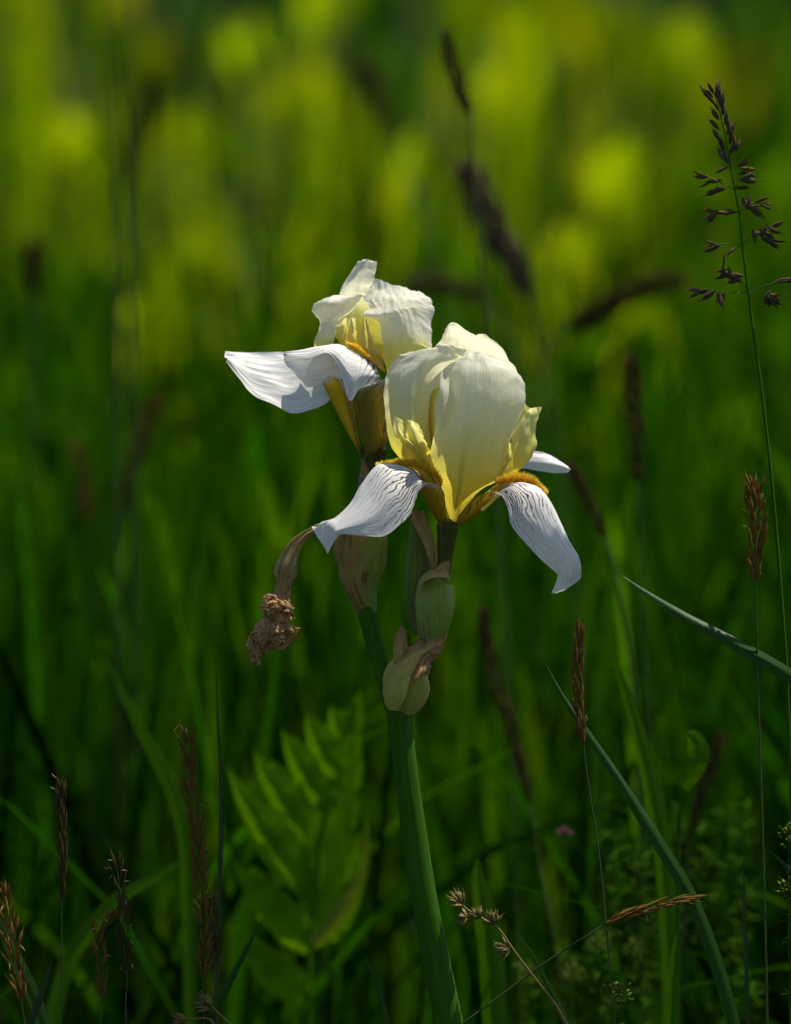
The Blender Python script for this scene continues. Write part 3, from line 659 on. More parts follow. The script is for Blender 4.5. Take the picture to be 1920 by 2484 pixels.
# near fall: up the haft, over the crest and folded at the tip
petal('fall', [
 [(1060, 1440, -10), (1045, 1445, -26), (1030, 1445, -20), (1030, 1435, 0), (1045, 1430, 10)],
 [(1185, 1330, -10), (1120, 1350, -48), (1040, 1350, -46), (1010, 1330, -10), (1040, 1300, 10)],
 [(1190, 1200, -14), (1125, 1220, -62), (1030, 1220, -60), (985, 1200, -14), (1020, 1180, 14)],
 [(1178, 1070, -20), (1115, 1085, -70), (1010, 1090, -66), (960, 1060, -16), (1000, 1050, 16)],
 [(1168, 960, -26), (1110, 985, -72), (1000, 1000, -66), (950, 980, -18), (980, 960, 18)],
 [(1166, 900, -34), (1140, 905, -58), (1085, 800, -34), (1040, 800, -6), (1000, 880, 18)],
 [(1098, 930, -74), (1080, 850, -76), (1020, 752, -40), (980, 760, -6), (940, 890, 16)],
 [(985, 970, -98), (1000, 840, -98), (950, 712, -52), (900, 740, -10), (880, 900, 10)],
 [(922, 1044, -108), (935, 850, -108), (872, 674, -64), (830, 720, -18), (800, 910, 4)],
 [(852, 830, -106), (835, 730, -104), (800, 664, -76), (770, 730, -34), (735, 940, -8)],
 [(775, 722, -108), (740, 694, -104), (700, 680, -86), (690, 760, -50), (680, 950, -20)],
 [(640, 755, -116), (620, 716, -108), (610, 700, -96), (610, 780, -76), (640, 955, -40)],
 [(520, 745, -112), (500, 722, -106), (485, 718, -100), (520, 800, -88), (600, 920, -64)],
 [(480, 745, -104), (474, 738, -102), (472, 742, -98), (490, 800, -94), (545, 860, -80)]], Z1, M['fall_l'], bl2, nr=90, nc=48, ripple=3, fine=1.2, edge=3, seed=12.1, dd=LD)['label'] = 'near fall of the left bloom arching over with a folded tip'
# far fall held out to the left
petal('fall', [
 [(1030, 1440, 0), (1020, 1440, -8), (1010, 1436, -6), (1005, 1430, 4)],
 [(992, 1330, 0), (975, 1340, -24), (948, 1330, -20), (940, 1310, 10)],
 [(965, 1180, 2), (930, 1190, -34), (880, 1190, -28), (860, 1160, 14)],
 [(945, 1060, 6), (890, 1050, -38), (815, 1060, -32), (800, 1030, 20)],
 [(915, 985, 8), (850, 930, -34), (762, 960, -34), (750, 930, 24)],
 [(860, 900, 20), (800, 880, -10), (740, 920, -8), (735, 880, 34)],
 [(780, 1050, 10), (740, 900, 20), (690, 800, 40), (690, 760, 60)],
 [(660, 1105, -4), (640, 950, 20), (600, 800, 48), (600, 735, 70)],
 [(530, 1126, -12), (520, 980, 14), (480, 820, 44), (470, 716, 70)],
 [(400, 1068, -20), (390, 940, 6), (370, 820, 34), (370, 716, 62)],
 [(265, 1000, -24), (265, 900, 0), (260, 800, 24), (255, 716, 50)],
 [(170, 895, -26), (170, 830, -8), (160, 770, 14), (150, 717, 36)],
 [(84, 780, -24), (78, 760, -16), (74, 738, -4), (72, 719, 10)]], Z1, M['fall_b'], bl2, nr=90, nc=44, ripple=7, fine=1.4, edge=7, seed=14.1, dd=LD, crk=2.5)['label'] = 'pale fall of the left bloom held out sideways'
petal('fall', [
 [(1060, 1440, 10), (1070, 1440, 20), (1080, 1430, 24)],
 [(1180, 1200, 60), (1200, 1180, 70), (1230, 1150, 70)],
 [(1240, 1000, 120), (1280, 980, 130), (1330, 960, 130)],
 [(1330, 900, 170), (1370, 920, 190), (1420, 950, 180)],
 [(1400, 960, 220), (1420, 1000, 230), (1440, 1060, 220)]], Z1, M['fall_plain'], bl2, nr=30, nc=14, seed=15, dd=LD)
# standards of the left bloom: ZA window
petal('standard', [
 [(300, 1250, 10), (330, 1250, -2), (360, 1250, 6), (390, 1250, 14)],
 [(120, 1000, 30), (200, 1000, -6), (280, 1000, -10), (350, 1000, 24)],
 [(145, 850, 34), (215, 850, -12), (300, 860, -18), (372, 860, 20)],
 [(182, 700, 30), (260, 690, -24), (330, 700, -30), (400, 700, 10)],
 [(90, 560, 20), (250, 570, -34), (420, 590, -40), (540, 600, 0)],
 [(110, 495, 20), (280, 460, -36), (470, 440, -40), (640, 450, -4)],
 [(230, 430, 28), (370, 390, -10), (560, 370, -22), (720, 390, -14)],
 [(400, 380, 30), (520, 368, 6), (640, 348, -4), (780, 320, -4)]], ZA, M['stand_l'], bl2, nr=70, nc=50, ripple=8, fine=2.0, edge=8, seed=16, dd=LD, crk=3)
petal('standard', [
 [(620, 1200, 60), (650, 1200, 66), (690, 1200, 60)],
 [(430, 1000, 90), (700, 1000, 110), (1080, 1050, 84)],
 [(400, 700, 90), (680, 720, 110), (1050, 700, 80)],
 [(400, 500, 84), (660, 500, 96), (950, 480, 76)],
 [(420, 380, 70), (600, 350, 60), (800, 300, 70)],
 [(450, 270, 60), (610, 240, 40), (818, 220, 56)],
 [(520, 150, 50), (640, 120, 30), (850, 110, 46)],
 [(600, 30, 40), (700, 0, 26), (868, 10, 40)],
 [(640, -30, 36), (740, -52, 30), (866, -20, 36)]], ZA, M['stand_back'], bl2, nr=50, nc=24, ripple=5, fine=1.4, edge=4, seed=18, dd=LD)
petal('standard', [
 [(1000, 1300, 60), (1020, 1300, 40), (1050, 1300, 40), (1080, 1300, 50), (1100, 1300, 70)],
 [(930, 1090, 10), (1060, 1130, -24), (1200, 1110, -24), (1350, 1050, 0), (1500, 1060, 40)],
 [(945, 960, 0), (1060, 960, -44), (1200, 930, -46), (1360, 920, -16), (1535, 1010, 46)],
 [(930, 800, 4), (1040, 780, -50), (1190, 740, -58), (1350, 760, -16), (1530, 850, 54)],
 [(880, 690, 0), (1000, 650, -48), (1160, 600, -58), (1310, 590, -24), (1500, 760, 58)],
 [(700, 625, -10), (900, 610, -44), (1120, 545, -54), (1290, 520, -30), (1545, 600, 62)],
 [(780, 520, 10), (920, 520, -20), (1100, 450, -34), (1290, 430, -24), (1550, 490, 64)],
 [(700, 420, 24), (880, 420, 10), (1070, 400, -6), (1270, 380, -8), (1500, 400, 66)],
 [(800, 290, 36), (940, 330, 30), (1080, 380, 20), (1250, 370, 18), (1420, 345, 66)],
 [(830, 170, 44), (950, 205, 44), (1080, 265, 44), (1200, 275, 50), (1330, 315, 66)]], ZA, M['stand_l'], bl2, nr=90, nc=64, ripple=6, fine=2.2, edge=6, seed=20, dd=LD, crk=3.4)['label'] = 'large sunlit right standard of the left bloom'
petal('style_arm', [
 [(1040, 1330, 0), (1020, 1330, -24), (1000, 1330, -8)],
 [(965, 1270, -10), (900, 1260, -40), (850, 1230, -16)],
 [(930, 1130, -14), (830, 1140, -50), (730, 1130, -20)],
 [(850, 1030, -12), (740, 1020, -54), (640, 1030, -20)],
 [(805, 900, -8), (725, 890, -50), (640, 920, -14)],
 [(780, 760, -2), (720, 760, -40), (665, 790, -6)],
 [(740, 660, 4), (715, 640, -24), (690, 640, 0)]], ZA, M['style_y'], bl2, nr=44, nc=16, ripple=3, fine=1, seed=22, dd=LD)
petal('style_arm', [
 [(640, 1080, 10), (620, 1060, -4), (600, 1040, 6)],
 [(640, 900, 14), (580, 900, -20), (520, 920, 4)],
 [(620, 780, 16), (560, 770, -20), (520, 800, 6)],
 [(600, 660, 20), (560, 640, -8), (535, 650, 12)]], ZA, M['style'], bl2, nr=30, nc=12, seed=24, dd=LD)
petal('style_arm', [
 [(520, 1040, 20), (470, 1030, 6), (430, 1000, 18)],
 [(530, 900, 24), (450, 910, -6), (372, 860, 20)],
 [(540, 780, 28), (460, 770, -4), (372, 760, 22)],
 [(545, 660, 30), (500, 640, 14), (440, 660, 26)]], ZA, M['style'], bl2, nr=30, nc=14, seed=26, dd=LD)
beard('beard', [(860, 1200, -50, -.2), (740, 1100, -52, -.3), (650, 1020, -52, -.4), (580, 980, -52, -.6), (530, 960, -52, -.8)], ZA, bl2, n=260, ln=13, wid=8, seed=9, dd=LD)

# --- withered bloom hanging on the left
wb = link('withered_bloom', sweep([(1330, 150, -40, 60), (1200, 60, -44, 56), (1080, 110, -46, 55), (960, 190, -44, 66), (850, 310, -42, 88), (770, 460, -40, 118), (712, 620, -38, 155), (690, 760, -36, 158), (668, 880, -36, 120), (650, 980, -34, 118), (630, 1080, -32, 108), (600, 1160, -32, 120)], ZC_, n=48, rings=80, flat=.8, wr=.26, wf=2.2, ridge=.11, nr=5, seed=3), M['wither_tube'], iris)
wb['label'] = 'withered brown bloom hanging from the left spathe'
link('shrivelled_petal', sweep([(640, 1040, -34, 96), (610, 1110, -34, 150), (560, 1190, -34, 200), (560, 1290, -34, 205), (590, 1380, -34, 180), (600, 1440, -32, 150)], ZC_, n=90, rings=70, flat=.8, wr=.30, wf=1.5, ridge=.15, nr=4, twist=.085, seed=21), M['wither'], wb)
link('shrivelled_petal', sweep([(600, 1400, -32, 150), (560, 1480, -30, 200), (540, 1580, -30, 235), (500, 1690, -30, 215), (430, 1780, -28, 130), (400, 1880, -26, 60), (410, 1930, -26, 20)], ZC_, n=90, rings=70, flat=.62, wr=.34, wf=1.3, ridge=.17, nr=4, twist=.03, seed=27), M['wither'], wb)
link('shrivelled_petal', sweep([(420, 1560, -30, 110), (330, 1640, -30, 120), (260, 1720, -28, 105), (220, 1830, -28, 95), (250, 1940, -28, 75), (265, 2040, -28, 50), (255, 2065, -28, 24)], ZC_, n=80, rings=70, flat=.55, wr=.40, wf=1.6, ridge=.22, nr=3, twist=.06, seed=31), M['wither'], wb)
WS = [  # thin papery folds lying over the bundle
 ([(330, 1200, -48), (420, 1150, -76), (520, 1120, -80), (600, 1130, -66)], [(320, 1260, -52), (440, 1230, -84), (560, 1200, -90), (660, 1190, -70)], [(400, 1340, -50), (480, 1350, -84), (580, 1290, -90), (700, 1270, -66)]),
 ([(350, 1080, -46), (400, 1045, -60), (480, 1040, -62), (520, 1060, -54)], [(380, 1100, -56), (470, 1090, -76), (560, 1110, -80), (620, 1160, -66)], [(480, 1130, -60), (570, 1150, -84), (660, 1210, -84), (760, 1260, -60)]),
 ([(590, 1110, -56), (680, 1120, -66), (760, 1160, -56), (790, 1230, -40)], [(640, 1190, -70), (720, 1210, -80), (790, 1280, -66), (800, 1350, -44)], [(600, 1330, -70), (690, 1320, -86), (780, 1340, -70), (805, 1400, -44)]),
 ([(240, 1480, -44), (330, 1430, -64), (400, 1390, -66), (470, 1440, -60)], [(215, 1590, -50), (320, 1560, -76), (430, 1540, -80), (560, 1500, -66)], [(230, 1660, -46), (330, 1700, -74), (450, 1690, -80), (600, 1600, -70)], [(330, 1780, -40), (380, 1820, -58), (440, 1750, -66), (560, 1740, -54)]),
 ([(470, 1460, -60), (560, 1450, -80), (640, 1490, -76), (700, 1480, -60)], [(470, 1600, -66), (570, 1590, -94), (660, 1600, -80), (680, 1560, -54)], [(440, 1740, -56), (540, 1760, -80), (670, 1760, -66), (690, 1660, -50)]),
 ([(680, 1420, -50), (750, 1470, -62), (820, 1510, -52), (850, 1530, -42)], [(690, 1520, -56), (770, 1560, -70), (830, 1570, -60), (860, 1560, -44)], [(690, 1680, -48), (740, 1750, -58), (780, 1680, -50), (830, 1600, -42)]),
 ([(110, 1760, -40), (130, 1710, -52), (180, 1710, -52), (230, 1760, -44)], [(120, 1830, -44), (160, 1830, -62), (210, 1850, -60), (260, 1870, -46)], [(180, 1930, -40), (210, 1950, -58), (250, 1960, -58), (310, 1960, -42)], [(205, 2040, -36), (235, 2062, -46), (275, 2055, -46), (320, 2000, -36)])]
for q, rows in enumerate(WS):
    petal('shrivelled_petal', rows, ZC_, M['wither'], wb, nr=40, nc=44, ripple=9, fine=3.5, edge=10, seed=41 + q * 2.3, crk=7)

# ------------------------------------------------------------------ stalks and leaves standing around it
def line_world(pts, Z, n=30, d=None):
    A = crs([list(Z(p[0], p[1])) + [p[2] if d is None else d] for p in pts], n)
    return [P(*a) for a in A]
def tube_world(W, r0, r1, n=6):
    m = len(W); G = np.zeros((m, n, 3))
    for i in range(m):
        T = (W[min(i + 1, m - 1)] - W[max(i - 1, 0)]).normalized(); sd = T.cross(FWD); sd = sd.normalized() if sd.length > 1e-4 else RGT.copy(); ot = sd.cross(T)
        r = r0 + (r1 - r0) * i / (m - 1)
        for j in range(n):
            a = 2 * math.pi * j / n; G[i, j] = W[i] + sd * math.cos(a) * r + ot * math.sin(a) * r
    return grid_mesh('tube', G, True)
def blade(name, label, cat, pts, Z, wid, mat, d=None, ground=True, fold=.35, parent=None, tipw=.04, turn=0.0, sharp_tip=False):
    """leaf blade through points from tip to base; wid = full width in photograph pixels"""
    W = line_world(pts, Z, 34, d)
    if ground: W = W + to_ground(W)
    m = len(W); G = np.zeros((m, 7, 3))
    for i in range(m):
        T = (W[min(i + 1, m - 1)] - W[max(i - 1, 0)]).normalized(); sd = T.cross(FWD).normalized(); ot = sd.cross(T).normalized()
        t = i / (m - 1); ww = wid * S * .5 * max(tipw, min(1, (t * 2.2) ** .65) if not sharp_tip else min(1, t * 1.7)) * (1 if t < .8 else 1 - (t - .8))
        a = turn * (1 - t); s2 = sd * math.cos(a) + ot * math.sin(a); o2 = ot * math.cos(a) - sd * math.sin(a)
        for j in range(7):
            u = (j - 3) / 3
            G[i, j] = W[i] + s2 * u * ww + o2 * (abs(u) * fold * ww) + o2 * (.06 * ww * nz(t * 9, u * 2, len(label)))
    me = grid_mesh(name, G)
    if parent is not None: return link(name, me, mat, parent)
    o = link(name, me, mat, origin=W[-1] if ground else None); return tag(o, label, cat)
def spindle(name, L, R, mat, n=6, rings=6, awn=.25):
    """one pointed spikelet along +Z with a keel and an awn"""
    G = np.zeros((rings + 1, n, 3))
    for i in range(rings + 1):
        t = i / rings
        r = R * (math.sin(math.pi * min(1, t * .96 + .04)) ** .8) * (1.15 - .5 * t)
        if t > .8: r = R * .12
        for j in range(n):
            a = 2 * math.pi * j / n
            G[i, j] = (math.cos(a) * r, math.sin(a) * r * .6, L * (t if t <= .8 else .8 + (t - .8) * (1 + awn)))
    me = grid_mesh(name, G, True); me.materials.append(mat); return me
SPK = {k: spindle('spikelet', 1.0, .16 if k in ('bud', 'sedge', 'spike_purple') else .105, M[k], awn=.25 if k in ('bud', 'sedge', 'spike_purple') else .7) for k in ('spike', 'spike_dark', 'spike_purple', 'sedge', 'bud')}
ANT = spindle('anther', 1.0, .10, M['anther'], n=4, rings=4)
def put(name, me, parent, pos, dirv, size, roll=0.0, thick=1.0):
    o = bpy.data.objects.new(name, me); COL.objects.link(o); o.parent = parent
    o.location = pos - ORG[parent.name]
    q = dirv.to_track_quat('Z', 'Y'); o.rotation_mode = 'QUATERNION'
    from mathutils import Quaternion
    o.rotation_quaternion = q @ Quaternion((0, 0, 1), roll); o.scale = (size * thick, size * thick, size)
    return o
def joined(parent, name, items):
    """many little pieces of a blurred head as one mesh"""
    bm = bmesh.new()
    for me, pos, dirv, size, thick in items:
        tmp = me.copy(); tmp.transform(Matrix.Translation(pos) @ dirv.to_track_quat('Z', 'Y').to_matrix().to_4x4() @ Matrix.Diagonal((size * thick, size * thick, size, 1)))
        bm.from_mesh(tmp); bpy.data.meshes.remove(tmp)
    me2 = bpy.data.meshes.new(name); bm.to_mesh(me2); bm.free(); me2.polygons.foreach_set('use_smooth', [True] * len(me2.polygons))
    return link(name, me2, items[0][0].materials[0], parent)
def spike_stalk(label, head, stalk, Z, d, hw, size, mat='spike', sharp=True, per=2.6, seed=1, anthers=0, group=None, stem_r=3.2, name='grass_stalk', open_=.35, thick=1.0):
    """flowering grass: head = axis points top->bottom, stalk = further points to below the frame"""
    r = random.Random(seed); kk = (DIST + d * S) / DIST; hw *= kk; size *= kk; stem_r *= kk
    W = line_world(list(head) + list(stalk), Z, 60, d)
    full = W + to_ground(W)
    t = thing(name, full[-1] * 1.0, label, 'grass', group)
    link('stalk', tube_world(full, stem_r * .35 * S, stem_r * .62 * S), M['stem_dark'], t)
    H = line_world(head, Z, 80, d); ln = sum((H[i + 1] - H[i]).length for i in range(79)) / S
    per *= 2.1 if sharp else 3.2; size *= 1 if sharp else .62; n = max(8, int(ln / size * per)); items = []
    for k in range(n):
        f = (k + r.random() * .6) / n; i = min(78, int(f * 79)); p = H[i]; T = (H[i] - H[i + 1]).normalized()
        sd = T.cross(FWD).normalized(); ot = sd.cross(T)
        a = k * 2.4 + r.uniform(-.4, .4); o_ = sd * math.cos(a) + ot * math.sin(a)
        wid = hw * (math.sin(math.pi * min(1, .12 + f * .85)) ** .7)
        pos = p + o_ * wid * .45 * S * r.uniform(.5, 1.1)
        dv = (T + o_ * open_ * r.uniform(.4, 1.5)).normalized()
        sz = size * S * r.uniform(.75, 1.25)
        if sharp: put('spikelet', SPK[mat], t, pos, dv, sz, r.uniform(0, 6), thick)
        else: items.append((SPK[mat], pos, dv, sz, thick))
        if r.random() < anthers * .4:
            put('anther', ANT, t, pos + dv * sz * r.uniform(.5, .9), (T * r.uniform(-1.0, .8) + o_ * .6 + RGT * r.uniform(-.5, .5) - UPV * .3).normalized(), size * S * r.uniform(.22, .5), 0, r.uniform(.8, 1.6))
    if items: joined(t, 'seed_head', items)
    return t
# left foreground
spike_stalk('tall brown flowering grass with pale anthers standing beside the lobed leaf', [(1132, 480), (1140, 650), (1158, 850), (1175, 1050), (1195, 1250), (1215, 1430), (1235, 1600), (1225, 1800), (1220, 1950)], [(1222, 2100), (1230, 2250)], Z4, -18, 30, 46, 'spike', seed=3, anthers=.55, per=3.6, thick=1.1)
spike_stalk('second short brown spike pressed against the tall anther-bearing grass', [(1270, 1450), (1285, 1560), (1300, 1680), (1305, 1860)], [(1300, 2000), (1296, 2250)], Z4, -10, 18, 36, 'spike_dark', seed=13, anthers=.3, per=3.0)
spike_stalk('narrow dark upright grass spike on a bare straight stalk', [(369, 800), (368, 900), (372, 1100), (374, 1300), (372, 1460)], [(371, 1700), (368, 2000), (366, 2250)], Z4, -22, 20, 44, 'spike_dark', seed=5, anthers=.12, per=4.5, open_=.12)
spike_stalk('dark loose grass spike leaning beside the drooping one', [(700, 1225), (715, 1350), (740, 1500), (735, 1640), (750, 1780), (762, 1920)], [(756, 2050), (758, 2250)], Z4, -16, 26, 44, 'spike_dark', seed=7, anthers=.35, per=3.0)
spike_stalk('drooping brown grass spike bent over at its tip', [(690, 1530), (640, 1570), (600, 1620), (590, 1700), (610, 1820), (612, 1940), (606, 2040)], [(606, 2150), (606, 2260)], Z4, -12, 28, 38, 'spike', seed=9, anthers=.4, per=3.2)
spike_stalk('brown grass spike with rough tip above the broad bluish blade', [(20, 1395), (45, 1500), (70, 1650), (90, 1800), (115, 1960), (130, 2060)], [(145, 2150), (160, 2270)], Z4, 60, 34, 44, 'spike', seed=11, anthers=.3, per=3.4)
# right foreground
spike_stalk('slim pinkish brown spike crossing the long arching blade', [(629, 375), (620, 480), (618, 600), (628, 720), (640, 840), (648, 890)], [(655, 950), (680, 1130), (710, 1320), (735, 1530), (750, 1700), (770, 1900), (790, 2150)], Z6, -8, 22, 44, 'spike', seed=15, anthers=.2, per=4.4, open_=.14, stem_r=4)
spike_stalk('slender brown spike lying almost level over the clover-like foliage', [(1140, 1608), (1060, 1615), (960, 1640), (860, 1670), (790, 1700), (730, 1730)], [(660, 1775), (600, 1810), (430, 1925), (250, 2060), (80, 2184)], Z6, -6, 22, 46, 'spike', seed=17, anthers=.15, per=4.0, open_=.12, stem_r=4)
spike_stalk('tall brown grass spike beside the feathery panicle', [(1828, 1180), (1830, 1230), (1836, 1290), (1832, 1350), (1834, 1420)], [(1836, 1500), (1840, 1700), (1850, 2000), (1858, 2300), (1862, 2500)], Z0, -55, 40, 44, 'spike', seed=19, anthers=.3, per=5.0, stem_r=5, thick=1.2)
spike_stalk('blurred dark upright spike behind the right bloom', [(1532, 880), (1536, 960), (1544, 1060), (1550, 1180)], [(1556, 1300), (1566, 1600), (1590, 2000), (1610, 2500)], Z0, 2000, 40, 50, 'spike_dark', sharp=False, seed=21, per=6, stem_r=5)
spike_stalk('blurred brown loose grass head leaning behind the iris stem', [(1172, 1495), (1185, 1580), (1210, 1680), (1240, 1760), (1262, 1850), (1290, 1960)], [(1310, 2100), (1350, 2300), (1380, 2500)], Z0, 2000, 30, 48, 'spike_dark', sharp=False, seed=23, per=6, stem_r=7)
# blurred heads in the meadow behind
spike_stalk('big pale purplish grass head out of focus above the right bloom', [(1130, 415), (1160, 480), (1205, 570), (1250, 640), (1290, 740)], [(1310, 820), (1340, 1000), (1380, 1300), (1420, 1700), (1440, 2000)], Z0, 5000, 70, 70, 'spike_purple', sharp=False, seed=25, per=9, stem_r=8)
spike_stalk('dark slender head nodding at the top above the pale purplish one', [(1085, 95), (1100, 170), (1120, 230), (1140, 280)], [(1150, 400), (1175, 700), (1200, 1100), (1230, 1600), (1250, 2000)], Z0, 2900, 34, 46, 'spike_dark', sharp=False, seed=27, per=8, stem_r=7)
spike_stalk('dark long head bent sideways over the meadow right of the bloom', [(1640, 680), (1560, 700), (1480, 735), (1400, 780), (1370, 800)], [(1340, 840), (1310, 950), (1300, 1200), (1300, 1700), (1310, 2200)], Z0, 5600, 46, 64, 'spike_dark', sharp=False, seed=29, per=10, stem_r=10, thick=1.3)
spike_stalk('dark head bent down just behind the top of the left bloom', [(1000, 688), (1060, 690), (1130, 705), (1190, 745)], [(1230, 800), (1270, 950), (1290, 1300), (1300, 1800), (1300, 2200)], Z0, 6200, 40, 56, 'spike_dark', sharp=False, seed=31, per=9, stem_r=9, thick=1.2)
spike_stalk('dark blurred head leaning left in the upper meadow', [(370, 210), (350, 290), (325, 380), (300, 450)], [(290, 520), (280, 800), (280, 1200), (290, 1700), (300, 2200)], Z0, 9000, 44, 60, 'spike_dark', sharp=False, seed=33, per=9, stem_r=8)
spike_stalk('dark blurred head slanting right in the upper meadow', [(890, 170), (920, 240), (950, 320)], [(990, 420), (1050, 600), (1120, 900), (1160, 1300), (1180, 2000)], Z0, 9000, 52, 60, 'spike_dark', sharp=False, seed=35, per=10, stem_r=9)
spike_stalk('brownish blurred stalk low in the meadow left of the withered bloom', [(380, 980), (350, 1050), (320, 1140), (300, 1230)], [(290, 1350), (285, 1600), (285, 2200)], Z0, 5000, 36, 50, 'spike', sharp=False, seed=37, per=7, stem_r=8)
spike_stalk('short brown blurred stalk in the grass left of the brownish one', [(190, 1090), (200, 1180), (215, 1270)], [(220, 1400), (225, 1700), (230, 2200)], Z0, 5200, 36, 50, 'spike', sharp=False, seed=39, per=7, stem_r=8)
spike_stalk('dark blurred spike at the left edge of the meadow', [(84, 600), (82, 660), (80, 720)], [(80, 900), (84, 1300), (90, 2100)], Z0, 7000, 44, 60, 'spike_dark', sharp=False, seed=41, per=9, stem_r=8)
spike_stalk('brown blurred stalk slanting behind the right fall', [(1390, 1140), (1430, 1220), (1470, 1310)], [(1500, 1420), (1540, 1700), (1560, 2200)], Z0, 2200, 24, 42, 'spike_dark', sharp=False, seed=43, per=6, stem_r=8)
spike_stalk('brown blurred stalk slanting behind the bushy low foliage', [(1750, 1790), (1720, 1880), (1690, 1960), (1670, 2060)], [(1660, 2200), (1650, 2400)], Z0, 1700, 20, 40, 'spike_dark', sharp=False, seed=45, per=5, stem_r=9)
for k, (x, d, lab) in enumerate(((275, 3600, 'first thin straight stalk rising out of the far meadow grass'), (318, 3700, 'second thin straight stalk rising out of the far meadow grass'))):
    W = line_world([(x - 12, -60), (x - 8, 100), (x, 300), (x + 4, 600), (x + 8, 1000), (x + 12, 1600)], Z0, 30, d)
    W = W + to_ground(W); tag(link('thin_stalk', tube_world(W, 2.5 * S, 6 * S), M['stem_dark'], origin=W[-1]), lab, 'grass')

# the open panicle on the right
axis = [(1335, 415), (1362, 510), (1390, 640), (1405, 725), (1425, 840), (1445, 950), (1457, 1075), (1472, 1200), (1486, 1293), (1500, 1420), (1540, 1700), (1580, 2050), (1612, 2400), (1650, 2900)]
PD = -30
W = line_world(axis, Z7, 80, PD) ; W = W + to_ground(W)
pan = thing('panicle_grass', W[-1], 'open dark purple grass panicle on a tall thin green stalk', 'grass')
link('stalk', tube_world(W, 1.1 * S, 4.6 * S), M['stem'], pan)
def br(a, pts, sp, seed):
    r = random.Random(seed)
    WW = line_world([a] + pts, Z7, 12, PD); link('branchlet', tube_world(WW, 1.1 * S, .7 * S, 5), M['stem_dark'], pan)
    for (x, y, dx, dy) in sp:
        dv = (RGT * dx - UPV * dy + FWD * r.uniform(-.4, .4)).normalized()
        near = min(WW, key=lambda q_: (q_ - P(*Z7(x, y), PD)).length); c = P(*Z7(x, y), PD + r.uniform(-8, 8)); sz = r.uniform(40, 50) * S
        put('spikelet', SPK[r.choice(('spike_purple', 'spike_purple', 'spike', 'spike_dark'))], pan, c - dv * sz * .5, dv, sz, r.uniform(0, 6), r.uniform(.8, 1.15)); link('pedicel', tube_world([near, near.lerp(c - dv * sz * .5, .5) + UPV * 2 * S, c - dv * sz * .4], .7 * S, .6 * S, 4), M['stem_dark'], pan)
        if r.random() < .75:
            dv2 = (dv + RGT * r.uniform(-.5, .5) + UPV * r.uniform(-.5, .5)).normalized()
            put('spikelet', SPK['spike_purple'], pan, c - dv * sz * .5 + dv2 * 4 * S, dv2, sz * r.uniform(.65, .95), r.uniform(0, 6), 1.1)
br((1425, 840), [(1390, 820), (1340, 795), (1300, 775)], [(1270, 768, -1, -.4), (1325, 800, -1, .1), (1290, 815, -1, .5), (1320, 850, -1, .5), (1340, 840, -1, .2)], 1)
br((1408, 740), [(1390, 742), (1375, 745)], [(1360, 752, -1, .5), (1365, 680, -.5, -1), (1385, 690, -.3, -1)], 2)
br((1428, 835), [(1445, 790), (1470, 750)], [(1470, 750, .6, -.4), (1490, 770, 1, .3), (1492, 798, 1, .1), (1465, 828, 1, -.1), (1462, 712, .8, -.8), (1490, 745, 1, .1)], 3)
br((1446, 935), [(1420, 940), (1380, 942)], [(1395, 942, -1, .2), (1345, 938, -1, 0), (1312, 928, -1, -.2), (1318, 952, -1, .8)], 4)
br((1447, 938), [(1465, 920), (1490, 905)], [(1490, 885, .2, -1), (1550, 880, 1, -.4), (1540, 908, 1, .0), (1520, 932, .8, .6), (1495, 912, 1, .2), (1565, 900, 1, .1)], 5)
br((1458, 1080), [(1400, 1076), (1340, 1080)], [(1310, 1085, -1, 0), (1318, 1100, -1, .4)], 6)
br((1459, 1076), [(1490, 1050), (1530, 1030), (1590, 1005)], [(1510, 1048, .2, 1), (1520, 1028, -.8, -.1), (1555, 1020, .3, -1), (1580, 1040, 1, .6), (1605, 1018, 1, .5), (1615, 990, .8, -.4), (1600, 1075, 1, .7), (1625, 1065, 1, .1), (1580, 1068, .8, .4)], 7)
br((1452, 1085), [(1430, 1095), (1405, 1115), (1380, 1160)], [(1405, 1112, -.8, .6), (1378, 1148, -.2, 1), (1374, 1172, -.3, 1)], 8)
br((1484, 1288), [(1460, 1250), (1420, 1215), (1375, 1200)], [(1415, 1242, -.9, .3), (1432, 1235, .8, .5), (1360, 1195, -1, .2), (1365, 1222, -1, .3), (1402, 1200, -.2, -1)], 9)
br((1486, 1293), [(1420, 1292), (1330, 1290), (1270, 1282)], [(1240, 1279, -1, -.1), (1285, 1290, -1, .2), (1303, 1304, -1, .6), (1355, 1318, -.7, .8), (1362, 1330, .3, 1)], 10)
br((1488, 1294), [(1540, 1268), (1600, 1245), (1690, 1230)], [(1668, 1234, 1, -.1), (1640, 1240, 1, -.1)], 11)
br((1560, 1262), [(1575, 1290), (1580, 1310)], [(1565, 1318, -.5, 1), (1600, 1303, 1, 0), (1580, 1335, -.2, 1), (1605, 1330, 1, .6)], 12)
r = random.Random(4)
for k in range(26):
    f = k / 25; i = int(f * 15.5) ; p = W[min(len(W) - 2, i)]; T = (W[i] - W[i + 1]).normalized()
    sgn = 1 if k % 3 else -1
    dv = (T + RGT * sgn * r.uniform(.1, .9) + FWD * r.uniform(-.4, .4)).normalized(); sz = r.uniform(34, 46) * S
    put('spikelet', SPK['spike_purple'], pan, p + RGT * sgn * r.uniform(0, 14) * S * (0.4 + f), dv, sz, r.uniform(0, 6), 1.15)
dv = (-RGT * .5 + UPV).normalized(); put('spikelet', SPK['spike_purple'], pan, P(*Z7(1300, 430), PD), dv, 42 * S, 0, .8)

